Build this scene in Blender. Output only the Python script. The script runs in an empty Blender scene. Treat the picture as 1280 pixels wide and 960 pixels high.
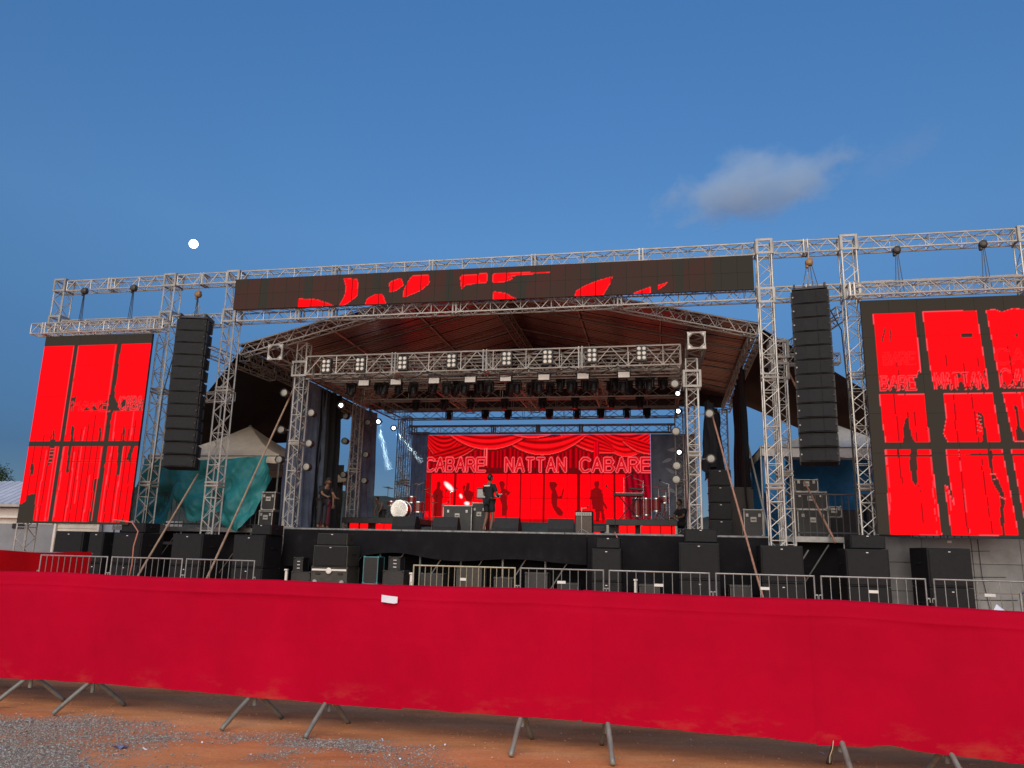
import bpy, math, random
import numpy as np
from mathutils import Vector, Matrix, noise as mnoise
R_ = math.radians
random.seed(7); rng = np.random.default_rng(7)
scene = bpy.context.scene
COL = scene.collection

# ---------------------------------------------------------------- camera
cam_d = bpy.data.cameras.new('camera'); cam = bpy.data.objects.new('camera', cam_d); COL.objects.link(cam)
PITCH, ROLL = R_(12.4), R_(1.35)
F = Vector((0, math.cos(PITCH), math.sin(PITCH))); U0 = Vector((0, -math.sin(PITCH), math.cos(PITCH))); R0 = Vector((1, 0, 0))
RX = R0*math.cos(ROLL) + U0*math.sin(ROLL); UY = U0*math.cos(ROLL) - R0*math.sin(ROLL)
cam.matrix_world = Matrix(((RX.x, UY.x, -F.x, 0), (RX.y, UY.y, -F.y, 0), (RX.z, UY.z, -F.z, 1.45), (0, 0, 0, 1)))
cam_d.sensor_width = 36; cam_d.lens = 36*961/1280; cam_d.clip_start = .05; cam_d.clip_end = 20000
scene.camera = cam

# ---------------------------------------------------------------- light: dusk, sun just gone behind the camera
EXPO = 0.5
SUN_EL, SUN_AZ = 25.0, 188.0                # degrees; azimuth clockwise from +Y (view direction)
world = bpy.data.worlds.new('World'); scene.world = world; world.use_nodes = True
wn = world.node_tree; wn.nodes.clear()
sky = wn.nodes.new('ShaderNodeTexSky'); sky.sky_type = 'NISHITA'; sky.sun_disc = False
sky.sun_elevation = R_(SUN_EL); sky.sun_rotation = R_(SUN_AZ)
sky.air_density = 1.3; sky.dust_density = 0; sky.ozone_density = 8.0; sky.altitude = 600
bg = wn.nodes.new('ShaderNodeBackground'); bg.inputs['Strength'].default_value = .1
wo = wn.nodes.new('ShaderNodeOutputWorld')
# the dusk sky sinks into the earth's shadow towards the horizon, all the way round
tcw = wn.nodes.new('ShaderNodeTexCoord'); spw = wn.nodes.new('ShaderNodeSeparateXYZ'); wn.links.new(tcw.outputs['Generated'], spw.inputs[0])
rw = wn.nodes.new('ShaderNodeValToRGB'); wn.links.new(spw.outputs[2], rw.inputs[0]); ew = rw.color_ramp.elements
ew[0].position = 0.; ew[0].color = (.19, .20, .25, 1); ew[1].position = .66; ew[1].color = (.69, .88, .92, 1)
for ps, cl in ((.11, (.165, .20, .26, 1)), (.24, (.34, .395, .43, 1)), (.38, (.61, .675, .66, 1))): k_ = ew.new(ps); k_.color = cl
mw = wn.nodes.new('ShaderNodeVectorMath'); mw.operation = 'MULTIPLY'; wn.links.new(sky.outputs[0], mw.inputs[0]); wn.links.new(rw.outputs[0], mw.inputs[1])
sw = wn.nodes.new('ShaderNodeVectorMath'); sw.operation = 'SCALE'; sw.inputs['Scale'].default_value = 1.2; wn.links.new(mw.outputs[0], sw.inputs[0])
wn.links.new(sw.outputs[0], bg.inputs[0]); wn.links.new(bg.outputs[0], wo.inputs[0])
sl = bpy.data.lights.new('sun', 'SUN'); sl.energy = 2.35; sl.angle = R_(70); sl.color = (1, .84, .66)
so = bpy.data.objects.new('sun', sl); COL.objects.link(so)
az, el = R_(SUN_AZ), R_(SUN_EL)
sdir = Vector((math.sin(az)*math.cos(el), math.cos(az)*math.cos(el), math.sin(el)))
so.rotation_euler = sdir.to_track_quat('Z', 'Y').to_euler()
scene.view_settings.view_transform = 'Standard'; scene.view_settings.look = 'None'
scene.cycles.volume_bounces = 4
scene.view_settings.exposure = EXPO; scene.view_settings.gamma = 1; scene.view_settings.use_curve_mapping = False

# ---------------------------------------------------------------- helpers
TH = R_(11); OX, OY = -.45, 21.5
def S(u, v, z=0.):                          # stage frame (u right, v away, z up) -> world
    return Vector((OX + u*math.cos(TH) + v*math.sin(TH), OY - u*math.sin(TH) + v*math.cos(TH), z))

MATS = {}
def mat(name, col, rough=.6, metal=0., var=.12, scale=3., bump=0., bscale=40., emit=None, estr=0., spec=.5, stain=None, transl=0.):
    if name in MATS: return MATS[name]
    m = bpy.data.materials.new(name); m.use_nodes = True; nt = m.node_tree
    p = nt.nodes['Principled BSDF']; L = nt.links.new
    p.inputs['Roughness'].default_value = rough; p.inputs['Metallic'].default_value = metal
    p.inputs['Specular IOR Level'].default_value = spec
    tc = nt.nodes.new('ShaderNodeTexCoord'); n = nt.nodes.new('ShaderNodeTexNoise')
    n.inputs['Scale'].default_value = scale; n.inputs['Detail'].default_value = 6; n.inputs['Roughness'].default_value = .65
    L(tc.outputs['Object'], n.inputs['Vector'])
    ri = nt.nodes.new('ShaderNodeObjectInfo')
    r = nt.nodes.new('ShaderNodeValToRGB')
    c = np.array(col[:3]); lo, hi = np.clip(c*(1-var*1.6), 0, 1), np.clip(c*(1+var*1.6), 0, 1)
    r.color_ramp.elements[0].position = .3; r.color_ramp.elements[1].position = .7
    r.color_ramp.elements[0].color = (*lo, 1); r.color_ramp.elements[1].color = (*hi, 1)
    L(n.outputs['Fac'], r.inputs['Fac'])
    hsv = nt.nodes.new('ShaderNodeHueSaturation')
    mr = nt.nodes.new('ShaderNodeMapRange'); mr.inputs['To Min'].default_value = 1-var*.8; mr.inputs['To Max'].default_value = 1+var*.8
    L(ri.outputs['Random'], mr.inputs['Value']); L(mr.outputs[0], hsv.inputs['Value']); L(r.outputs[0], hsv.inputs['Color'])
    out = hsv.outputs[0]
    if stain:                              # (colour, noise scale, threshold, strength)
        n2 = nt.nodes.new('ShaderNodeTexNoise'); n2.inputs['Scale'].default_value = stain[1]; n2.inputs['Detail'].default_value = 8
        n2.inputs['Roughness'].default_value = .7
        L(tc.outputs['Object'], n2.inputs['Vector'])
        m2 = nt.nodes.new('ShaderNodeMapRange'); m2.inputs['From Min'].default_value = stain[2]; m2.inputs['From Max'].default_value = stain[2]+.12
        m2.inputs['To Max'].default_value = stain[3]; L(n2.outputs['Fac'], m2.inputs['Value'])
        mx = nt.nodes.new('ShaderNodeMix'); mx.data_type = 'RGBA'; L(m2.outputs[0], mx.inputs[0]); L(out, mx.inputs[6])
        mx.inputs[7].default_value = (*stain[0], 1); out = mx.outputs[2]
    L(out, p.inputs['Base Color'])
    if bump:
        nb = nt.nodes.new('ShaderNodeTexNoise'); nb.inputs['Scale'].default_value = bscale; nb.inputs['Detail'].default_value = 4
        L(tc.outputs['Object'], nb.inputs['Vector']); b = nt.nodes.new('ShaderNodeBump'); b.inputs['Strength'].default_value = bump
        b.inputs['Distance'].default_value = .02; L(nb.outputs['Fac'], b.inputs['Height']); L(b.outputs[0], p.inputs['Normal'])
    if emit:
        p.inputs['Emission Color'].default_value = (*emit, 1); p.inputs['Emission Strength'].default_value = estr
    if transl:
        p.inputs['Transmission Weight'].default_value = 0
        tb = nt.nodes.new('ShaderNodeBsdfTranslucent'); L(out, tb.inputs[0]); ms = nt.nodes.new('ShaderNodeMixShader'); ms.inputs[0].default_value = transl
        o = nt.nodes['Material Output']; L(p.outputs[0], ms.inputs[1]); L(tb.outputs[0], ms.inputs[2]); L(ms.outputs[0], o.inputs[0])
    MATS[name] = m; return m

class MB:
    def __init__(s): s.v = []; s.f = []
    def add(s, vs, fs):
        o = len(s.v); s.v += [tuple(x) for x in vs]; s.f += [tuple(i+o for i in f) for f in fs]; return s
    def box(s, c, d, ch=0., rx=0, ry=0, rz=0):
        M = Matrix.Rotation(rz, 3, 'Z') @ Matrix.Rotation(ry, 3, 'Y') @ Matrix.Rotation(rx, 3, 'X'); c = Vector(c); h = [x/2 for x in d]
        if ch <= 0:
            vs = [c + M @ Vector((sx*h[0], sy*h[1], sz*h[2])) for sx in (-1, 1) for sy in (-1, 1) for sz in (-1, 1)]
            return s.add(vs, [(0, 1, 3, 2), (4, 6, 7, 5), (0, 4, 5, 1), (2, 3, 7, 6), (0, 2, 6, 4), (1, 5, 7, 3)])
        idx = {}; vs = []
        for sx in (-1, 1):
            for sy in (-1, 1):
                for sz in (-1, 1):
                    for a in range(3):
                        e = [h[i] - (0 if i == a else ch) for i in range(3)]
                        idx[sx, sy, sz, a] = len(vs); vs.append(c + M @ Vector((sx*e[0], sy*e[1], sz*e[2])))
        fs = []
        for a in range(3):
            b, d_ = (a+1) % 3, (a+2) % 3
            for sg in (-1, 1):
                q = []
                for sb, sd in ((-1, -1), (1, -1), (1, 1), (-1, 1)):
                    k = [0, 0, 0]; k[a] = sg; k[b] = sb; k[d_] = sd; q.append(idx[k[0], k[1], k[2], a])
                fs.append(q if sg > 0 else q[::-1])
            for sb in (-1, 1):
                for sd in (-1, 1):
                    q = []
                    for sa, ax in ((-1, b), (1, b), (1, d_), (-1, d_)):
                        k = [0, 0, 0]; k[a] = sa; k[b] = sb; k[d_] = sd; q.append(idx[k[0], k[1], k[2], ax])
                    fs.append(q if sb*sd > 0 else q[::-1])
        for sx in (-1, 1):
            for sy in (-1, 1):
                for sz in (-1, 1):
                    t = [idx[sx, sy, sz, a] for a in range(3)]; fs.append(t if sx*sy*sz > 0 else t[::-1])
        return s.add(vs, fs)
    def cyl(s, p0, p1, r0, r1=None, n=6, cap=True):
        p0, p1 = Vector(p0), Vector(p1); r1 = r0 if r1 is None else r1; d = (p1-p0).normalized()
        a = d.orthogonal().normalized(); b = d.cross(a)
        vs = []
        for p, r in ((p0, r0), (p1, r1)):
            for i in range(n):
                t = 2*math.pi*i/n; vs.append(p + (a*math.cos(t) + b*math.sin(t))*r)
        fs = [(i, (i+1) % n, n+(i+1) % n, n+i) for i in range(n)]
        if cap: fs += [tuple(range(n))[::-1], tuple(range(n, 2*n))]
        return s.add(vs, fs)
    def tube(s, pts, r, n=6):
        pts = [Vector(p) for p in pts]; k = len(pts); rs = r if isinstance(r, (list, tuple)) else [r]*k
        vs = []; a = None
        for i, p in enumerate(pts):
            d = (pts[min(i+1, k-1)] - pts[max(i-1, 0)]).normalized()
            a = d.orthogonal().normalized() if a is None else (a - d*a.dot(d)).normalized()
            b = d.cross(a)
            for j in range(n):
                t = 2*math.pi*j/n; vs.append(p + (a*math.cos(t) + b*math.sin(t))*rs[i])
        fs = [(i*n+j, i*n+(j+1) % n, (i+1)*n+(j+1) % n, (i+1)*n+j) for i in range(k-1) for j in range(n)]
        fs += [tuple(range(n))[::-1], tuple(range((k-1)*n, k*n))]
        return s.add(vs, fs)
    def lathe(s, prof, c=(0, 0, 0), n=16, axis=None):          # prof: (r, h) list about local Z (or axis)
        c = Vector(c); ax = Vector(axis or (0, 0, 1)).normalized(); a = ax.orthogonal().normalized(); b = ax.cross(a)
        vs = [c + ax*h + (a*math.cos(2*math.pi*j/n) + b*math.sin(2*math.pi*j/n))*r for r, h in prof for j in range(n)]
        k = len(prof)
        fs = [(i*n+j, i*n+(j+1) % n, (i+1)*n+(j+1) % n, (i+1)*n+j) for i in range(k-1) for j in range(n)]
        fs += [tuple(range(n))[::-1], tuple(range((k-1)*n, k*n))]
        return s.add(vs, fs)
    def ball(s, c, r, nu=10, nv=7, fn=None):
        c = Vector(c); r = (r, r, r) if not isinstance(r, (tuple, list)) else r
        vs = [c + Vector((0, 0, -r[2]))]
        for i in range(1, nv):
            t = math.pi*i/nv - math.pi/2
            for j in range(nu):
                p = 2*math.pi*j/nu; d = Vector((math.cos(t)*math.cos(p), math.cos(t)*math.sin(p), math.sin(t)))
                k = fn(d) if fn else 1
                vs.append(c + Vector((d.x*r[0]*k, d.y*r[1]*k, d.z*r[2]*k)))
        vs.append(c + Vector((0, 0, r[2]))); e = len(vs)-1
        fs = [(0, 1+(j+1) % nu, 1+j) for j in range(nu)]
        for i in range(nv-2):
            fs += [(1+i*nu+j, 1+i*nu+(j+1) % nu, 1+(i+1)*nu+(j+1) % nu, 1+(i+1)*nu+j) for j in range(nu)]
        fs += [(e, 1+(nv-2)*nu+j, 1+(nv-2)*nu+(j+1) % nu) for j in range(nu)]
        return s.add(vs, fs)
    def grid(s, fn, nu, nv):
        vs = [fn(i/nu, j/nv) for j in range(nv+1) for i in range(nu+1)]
        return s.add(vs, [(j*(nu+1)+i, j*(nu+1)+i+1, (j+1)*(nu+1)+i+1, (j+1)*(nu+1)+i) for j in range(nv) for i in range(nu)])
    def prism(s, poly, y0, y1):                               # poly of (x, z), extruded along y
        n = len(poly); vs = [(x, y0, z) for x, z in poly] + [(x, y1, z) for x, z in poly]
        return s.add(vs, [tuple(range(n)), tuple(range(n, 2*n))[::-1]] + [(i, i+n, (i+1) % n+n, (i+1) % n) for i in range(n)])
    def mesh(s, name, smooth=False):
        m = bpy.data.meshes.new(name); m.from_pydata(s.v, [], s.f)
        if smooth: m.polygons.foreach_set('use_smooth', [True]*len(m.polygons))
        m.update(); return m
    def build(s, name, m, parent=None, smooth=False, loc=None):
        me = s.mesh(name, smooth); me.materials.append(m)
        return link(name, me, parent, loc)

def link(name, me, parent=None, loc=None, rz=0):
    o = bpy.data.objects.new(name, me); COL.objects.link(o)
    if parent: o.parent = parent
    if loc is not None: o.location = loc
    if rz: o.rotation_euler = (0, 0, rz)
    return o
def tag(o, label, cat, group=None):
    o['label'] = label; o['category'] = cat
    if group: o['group'] = group
    return o
def thing(name, label, cat, uvz, rz=0., group=None, worldpos=False):
    o = bpy.data.objects.new(name, None); COL.objects.link(o); o.empty_display_size = .2
    o.location = Vector(uvz) if worldpos else S(*uvz); o.rotation_euler = (0, 0, rz if worldpos else rz-TH)
    return tag(o, label, cat, group)
def single(name, mb, m, label, cat, uvz, rz=0., group=None, smooth=False):
    o = mb.build(name, m, None, smooth); o.location = S(*uvz); o.rotation_euler = (0, 0, rz-TH); return tag(o, label, cat, group)
def kids(o): return [c for c in bpy.data.objects if c.parent == o]
def copy_tree(o, tree=None):
    def rec(src, par):
        c = src.copy(); COL.objects.link(c); c.parent = par
        for ch in src.children: rec(ch, c)
        return c
    return rec(o, None)
def place(o, uvz, rz=0., label=None, group=None):
    o.location = S(*uvz); o.rotation_euler = (0, 0, rz-TH)
    if label: o['label'] = label
    if group: o['group'] = group
    return o
def struct(o): o['kind'] = 'structure'; return o
def stuff(o): o['kind'] = 'stuff'; return o
def fbm(p, o=4): return mnoise.fractal(Vector(p), 1.0, 2.0, o)

# ---------------------------------------------------------------- materials
ALU = mat('aluminium_truss', (.50, .485, .44), .42, .5, .16, 2.2, stain=((.30, .25, .19), 5., .60, .6))
ALU_D = mat('dull_aluminium', (.30, .285, .26), .5, .5, .15, 3.)
STEEL = mat('galvanised_steel', (.30, .305, .295), .45, .6, .15, 6., stain=((.34, .27, .19), 9., .62, .5))
BLACKP = mat('black_paint', (.010, .010, .011), .5, 0, .15, 8.)
BLACKCAB = mat('black_cabinet', (.009, .0095, .0105), .6, 0, .2, 6., bump=.15, bscale=120, spec=.3, stain=((.022, .021, .02), 3., .62, .5))
GRILLE = mat('speaker_grille', (.012, .0125, .0135), .6, .1, .15, 10., bump=.4, bscale=260, spec=.3)
BLACKCLOTH = mat('black_cloth', (.007, .007, .0085), .9, 0, .25, 2., spec=.2, stain=((.022, .021, .02), 2.0, .58, .6))
LENS = mat('pale_lens', (.22, .21, .175), .3, 0, .1, 8., spec=.8)
WHITEP = mat('white_panel', (.72, .71, .65), .4, 0, .05, 4.)
LAMPON = mat('lit_lamp', (.9, .9, .9), .3, emit=(.92, .97, 1), estr=6.)
WOOD = mat('weathered_pole', (.33, .23, .16), .75, 0, .2, 9., bump=.3)
RUSTPOLE = mat('rust_painted_pole', (.36, .19, .13), .65, 0, .2, 9., bump=.2)
# ================================================================ SETTING
def gravel_mask(x, y):
    if y > 8.6 or x > 1.5: return 0.
    edge = 7.25 - (x+4.4)*.26                      # gravel lies on the camera side of this line
    n = fbm((x*.9, y*1.5, 1.3))*.55 + fbm((x*3.1, y*4.3, 4.))*.22
    right = 1 - max(0, (x+1.3)/1.0)
    return max(0., min(1., (edge - y + n*.75 - .08)*2.6 + .35))*max(0, min(1, right + n))*max(0., min(1., 1.05 + 1.5*fbm((x*.7+3, y*1.1, 9.)) + .6*fbm((x*2.3, y*3.1, 6.)) - .55*max(0, x+3.0)/3 + .35*max(0, min(1, (-2.9-x))) ))
def ground_h(x, y):
    d = math.hypot(x, y); k = max(0, min(1, (16-d)/6))
    h = .012*fbm((x*.9, y*1.6, 0.)) + .006*fbm((x*5, y*9, 2.))
    return k*h
def axis_pts(lo, hi, fine0, fine1, st):
    a = list(np.arange(fine0, fine1+1e-6, st)); s = st; x = fine1
    while x < hi: s *= 1.35; x += s; a.append(min(x, hi))
    s = st; x = fine0; b = []
    while x > lo: s *= 1.35; x -= s; b.append(max(x, lo))
    return b[::-1] + a
gx = axis_pts(-4000, 4000, -6.5, 5.5, .055); gy = axis_pts(-400, 6000, 4.2, 9.5, .055)
gv = [(x, y, ground_h(x, y)) for y in gy for x in gx]; nx = len(gx)
gf = [(j*nx+i, j*nx+i+1, (j+1)*nx+i+1, (j+1)*nx+i) for j in range(len(gy)-1) for i in range(nx-1)]
gm = bpy.data.meshes.new('ground'); gm.from_pydata(gv, [], gf); gm.polygons.foreach_set('use_smooth', [True]*len(gf))
ca = gm.color_attributes.new('gravel', 'FLOAT_COLOR', 'POINT')
ca.data.foreach_set('color', np.array([(m_, m_, m_, 1.) for m_ in (gravel_mask(v[0], v[1]) for v in gv)], dtype=np.float32).ravel())
def ground_mat():
    m = bpy.data.materials.new('red_dirt'); m.use_nodes = True; nt = m.node_tree; L = nt.links.new; p = nt.nodes['Principled BSDF']
    tc = nt.nodes.new('ShaderNodeTexCoord')
    def nz(scale, det=8, sx=1, sy=1, rough=.65):
        mp = nt.nodes.new('ShaderNodeMapping'); mp.inputs['Scale'].default_value = (sx, sy, 1); L(tc.outputs['Object'], mp.inputs[0])
        n = nt.nodes.new('ShaderNodeTexNoise'); n.inputs['Scale'].default_value = scale; n.inputs['Detail'].default_value = det
        n.inputs['Roughness'].default_value = rough; L(mp.outputs[0], n.inputs[0]); return n
    n1 = nz(1.1, 8, .5, 1.6); r1 = nt.nodes.new('ShaderNodeValToRGB'); L(n1.outputs[0], r1.inputs[0])
    e = r1.color_ramp.elements; e[0].position = .3; e[0].color = (.44, .160, .062, 1); e[1].position = .72; e[1].color = (.80, .37, .17, 1)
    k = e.new(.5); k.color = (.68, .265, .10, 1)
    n2 = nz(38, 4); mx = nt.nodes.new('ShaderNodeMix'); mx.data_type = 'RGBA'; mx.blend_type = 'OVERLAY'; mx.inputs[0].default_value = .35
    L(r1.outputs[0], mx.inputs[6]); L(n2.outputs[0], mx.inputs[7])
    at = nt.nodes.new('ShaderNodeAttribute'); at.attribute_name = 'gravel'
    n3 = nz(55, 5, rough=.8); rg = nt.nodes.new('ShaderNodeValToRGB'); L(n3.outputs[0], rg.inputs[0])
    rg.color_ramp.elements[0].position = .35; rg.color_ramp.elements[0].color = (.13, .105, .085, 1)
    rg.color_ramp.elements[1].position = .68; rg.color_ramp.elements[1].color = (.42, .36, .30, 1)
    ml = nt.nodes.new('ShaderNodeMath'); ml.operation = 'MULTIPLY'; ml.inputs[1].default_value = .75; L(at.outputs['Fac'], ml.inputs[0])
    mg = nt.nodes.new('ShaderNodeMix'); mg.data_type = 'RGBA'; L(ml.outputs[0], mg.inputs[0]); L(mx.outputs[2], mg.inputs[6]); L(rg.outputs[0], mg.inputs[7])
    L(mg.outputs[2], p.inputs['Base Color']); p.inputs['Roughness'].default_value = .95; p.inputs['Specular IOR Level'].default_value = .15
    nb = nz(9, 9, .35, 2.2, .78); b = nt.nodes.new('ShaderNodeBump'); b.inputs['Strength'].default_value = .45; b.inputs['Distance'].default_value = .03
    L(nb.outputs[0], b.inputs['Height']); L(b.outputs[0], p.inputs['Normal']); return m
gm.materials.append(ground_mat()); struct(link('ground', gm))

# loose gravel: uncountable
def stones(name, n, fn, m, smin, smax):
    V = []; Fc = []; c = 0; tries = 0
    base = np.array([(1, 0, 0), (-1, 0, 0), (0, 1, 0), (0, -1, 0), (0, 0, .8), (0, 0, -.5)])
    FT = [(0, 2, 4), (2, 1, 4), (1, 3, 4), (3, 0, 4), (2, 0, 5), (1, 2, 5), (3, 1, 5), (0, 3, 5)]
    while c < n and tries < n*8:
        tries += 1; x, y, keep = fn()
        if random.random() > keep: continue
        s = random.uniform(smin, smax)*random.choice((.7, 1, 1, 1.4)); a = random.uniform(0, 6.28); ca_, sa = math.cos(a), math.sin(a)
        o = len(V); z = ground_h(x, y) + s*.25; sx, sy = s*random.uniform(.7, 1.25), s*random.uniform(.6, 1.1)
        for b in base:
            j = random.uniform(.75, 1.2); px, py = b[0]*sx*j, b[1]*sy*j
            V.append((x+px*ca_-py*sa, y+px*sa+py*ca_, z+b[2]*s*.7*j))
        Fc += [tuple(i+o for i in f) for f in FT]; c += 1
    me = bpy.data.meshes.new(name); me.from_pydata(V, [], Fc); me.materials.append(m); return stuff(link(name, me))
GRAVEL = mat('grey_gravel', (.50, .445, .385), .9, 0, .75, 45., spec=.2)
def gpos():
    x, y = random.uniform(-5.4, .6), random.uniform(5.0, 8.0); k = gravel_mask(x, y); return x, y, k**1.3
g = stones('gravel', 40000, gpos, GRAVEL, .0035, .009); tag(g, 'loose grey gravel strewn over the red dirt in front of the barrier', 'gravel')
PEB = mat('dirt_pebbles', (.52, .25, .12), .95, 0, .4, 30., spec=.1)
g = stones('dirt_crumbs', 5000, lambda: (random.uniform(-6, 5), random.uniform(4.8, 8.6), .9), PEB, .003, .009); tag(g, 'small crumbs of red earth lying on the dirt', 'earth')

# far hills
HILL = mat('far_hill', (.045, .055, .05), .95, 0, .3, .02, spec=0)
def hills():
    mb = MB()
    def fn(s, t):
        a = R_(-62 + 124*s); prof = 26 + 16*fbm((s*7, .3, 0)) + 22*math.exp(-((s-.70)/.07)**2) + 10*math.exp(-((s-.36)/.1)**2)
        d = 620 + 260*t; h = prof*math.sin(math.pi*min(1, t*1.0))**.8*1.55 - 1
        return (math.sin(a)*d, math.cos(a)*d, h + 1.5*fbm((s*160, t*12, 2)))
    mb.grid(fn, 260, 10); return struct(mb.build('hills', HILL, None, True))
hills()

# moon and clouds
mo = MB().ball((0, 0, 0), 15.5, 24, 16).build('moon', mat('moon_surface', (.8, .8, .78), .9, emit=(1, .985, .94), estr=3.2), None, True)
mo.location = Vector((-.3811, .8561, .3490))*3000 + Vector((0, 0, 1.45)); tag(mo, 'bright full moon shining in the blue dusk sky', 'moon')
def cloud(name, label, d, dist, size, dens, seed, tilt):
    mb = MB().ball((0, 0, 0), 1, 40, 24)
    m = bpy.data.materials.new(name+'_vapour'); m.use_nodes = True; nt = m.node_tree; nt.nodes.remove(nt.nodes['Principled BSDF']); L = nt.links.new
    tc = nt.nodes.new('ShaderNodeTexCoord'); ln = nt.nodes.new('ShaderNodeVectorMath'); ln.operation = 'LENGTH'; L(tc.outputs['Object'], ln.inputs[0])
    mp = nt.nodes.new('ShaderNodeMapping'); mp.inputs['Location'].default_value = (seed, seed*.7, 0); mp.inputs['Scale'].default_value = (2.3, 1.2, 1.1); L(tc.outputs['Object'], mp.inputs[0])
    n = nt.nodes.new('ShaderNodeTexNoise'); n.inputs['Scale'].default_value = 1.25; n.inputs['Detail'].default_value = 7; n.inputs['Roughness'].default_value = .6; L(mp.outputs[0], n.inputs[0])
    a = nt.nodes.new('ShaderNodeMath'); a.operation = 'MULTIPLY_ADD'; L(ln.outputs[1], a.inputs[0]); a.inputs[1].default_value = -.62; L(n.outputs[0], a.inputs[2])
    r = nt.nodes.new('ShaderNodeMapRange'); r.inputs['From Min'].default_value = .06; r.inputs['From Max'].default_value = .34; r.inputs['To Max'].default_value = dens; L(a.outputs[0], r.inputs[0])
    pv = nt.nodes.new('ShaderNodeVolumePrincipled'); pv.inputs['Color'].default_value = (.66, .85, 1, 1); L(r.outputs[0], pv.inputs['Density']); pv.inputs['Anisotropy'].default_value = .0
    L(pv.outputs[0], nt.nodes['Material Output'].inputs['Volume'])
    o = mb.build(name, m); o.location = Vector(d).normalized()*dist + Vector((0, 0, 1.45)); o.scale = size
    o.rotation_euler = (0, tilt, -math.atan2(d[0], d[1])); tag(o, label, 'cloud'); return o
cloud('cloud', 'small grey puffy cloud drifting above the scaffolding', (.285, .849, .437), 900, (138, 70, 48), .03, 3.1, R_(-7))
cloud('cloud', 'faint wisp of thin haze cloud right of the grey cloud', (.50, .91, .52), 900, (75, 40, 24), .003, 8.4, R_(-20))
# ================================================================ TRUSSES
def truss(label, p0, p1, w=.34, h=None, name='truss_beam', bay=None, rc=.0235, rb=.0115, m=ALU, group=None, up=None, rung=3, cat='truss', plates=()):
    p0, p1 = Vector(p0), Vector(p1); h = h or w; L_ = (p1-p0).length; d = (p1-p0)/L_
    if abs(d.z) > .9: a, b = Vector((1, 0, 0)), Vector((0, 1, 0))
    else: a = d.cross(Vector((0, 0, 1))).normalized(); b = a.cross(d)
    t = thing(name, label, cat, p0, 0, group)
    cm = MB().cyl((0, 0, 0), d*L_, rc, n=6).mesh('chord'); cm.materials.append(m)
    cs = [(sa, sb) for sa in (-1, 1) for sb in (-1, 1)]
    off = {c: a*(c[0]*w/2) + b*(c[1]*h/2) for c in cs}
    for c in cs: link('chord', cm, t, off[c])
    mb = MB(); nb = max(2, round(L_/(bay or w*.88))); st = L_/nb
    for q, (c0, c1) in enumerate((((-1, -1), (1, -1)), ((1, -1), (1, 1)), ((1, 1), (-1, 1)), ((-1, 1), (-1, -1)))):
        for i in range(nb):
            A, B = (c0, c1) if (i+q) % 2 else (c1, c0)
            mb.cyl(off[A] + d*(i*st), off[B] + d*((i+1)*st), rb, n=5, cap=False)
            if i % rung == 0: mb.cyl(off[c0] + d*(i*st), off[c1] + d*(i*st), rb, n=5, cap=False)
        mb.cyl(off[c0] + d*L_, off[c1] + d*L_, rb*1.2, n=5, cap=False)
    stuff(mb.build('bracing', m, t))
    for k in plates:                            # bolted connection frames along the truss
        pm = MB()
        for s_ in (-.05, .05):
            for (c0, c1) in (((-1, -1), (1, -1)), ((1, -1), (1, 1)), ((1, 1), (-1, 1)), ((-1, 1), (-1, -1))):
                pm.cyl(off[c0]*1.06 + d*(k*L_+s_), off[c1]*1.06 + d*(k*L_+s_), .026, n=6)
        pm.build('connection_frame', m, t)
    return t
def sleeve(t, c, s=.44, m=ALU_D):                 # box corner fitted round a tower: plates with openings
    mb = MB(); x, y, z = c; e = s/2; w = .06
    for sg in (-1, 1):
        for ax in (0, 1):
            def P(a, b, dd): return (x + (a if ax == 0 else sg*e), y + (sg*e if ax == 0 else a), z + b), dd
            for a, b, du, dz in ((0, e-w/2, s, w), (0, -e+w/2, s, w), (-e+w/2, 0, w, s-2*w), (e-w/2, 0, w, s-2*w)):
                cc, _ = P(a, b, 0); mb.box(cc, (du if ax == 0 else .012, .012 if ax == 0 else du, dz))
    return mb.build('sleeve_block', m, t)
FV = -.5
G = 'front scaffold towers'
tw = {}
for u, top, lab in ((-14.3, 9.7, 'outer lattice tower beside the smaller red screen and the white house'), (-10.36, 9.7, 'lattice tower between the smaller red screen and its line array'),
               (-8.2, 9.7, 'lattice tower carrying the end of the overhead screen beside the teal tarp'), (7.42, 9.85, 'lattice tower carrying the overhead screen beside the flight cases'),
               (9.56, 9.85, 'lattice tower between the line array and the larger red screen'), (13.82, 9.85, 'outer lattice tower at the far side of the larger red screen')):
    t = truss(lab, (u, FV, 0), (u, FV, top), .36, name='truss_tower', group=None, plates=(.33, .62)); tw[u] = t
    MB().box((0, 0, .03), (.7, .7, .06)).build('base_plate', STEEL, t)
    for z in (top-.17, 8.3): sleeve(t, (0, 0, z), .43)
# second tower close behind the right one
t = truss('second lattice tower standing close behind the one beside the flight cases', (7.78, .25, 0), (7.78, .25, 7.3), .34, name='truss_tower', plates=(.5,))
sleeve(t, (0, 0, 7.0), .5); sleeve(t, (0, 0, 6.4), .46)
zt, zl = 9.55, 8.27
def zz(u, z): return z + (u+14.3)*.0062
def beam(lab, u0, u1, v, z, w=.33, h=None, **k): return truss(lab, (u0, v, zz(u0, z)), (u1, v, zz(u1, z)), w, h, **k)
beam('upper scaffold beam above the smaller red screen', -14.05, -10.6, FV, 9.5, plates=(.45,))
beam('upper scaffold beam above the line array next to the smaller red screen', -10.12, -8.45, FV, 9.5, plates=(.5,))
tb = beam('long upper scaffold beam over the overhead screen', -7.95, 7.18, FV, 9.5, plates=(.2, .4, .6, .8))
beam('upper scaffold beam above the line array next to the larger red screen', 7.66, 9.32, FV, 9.5, plates=(.5,))
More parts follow.
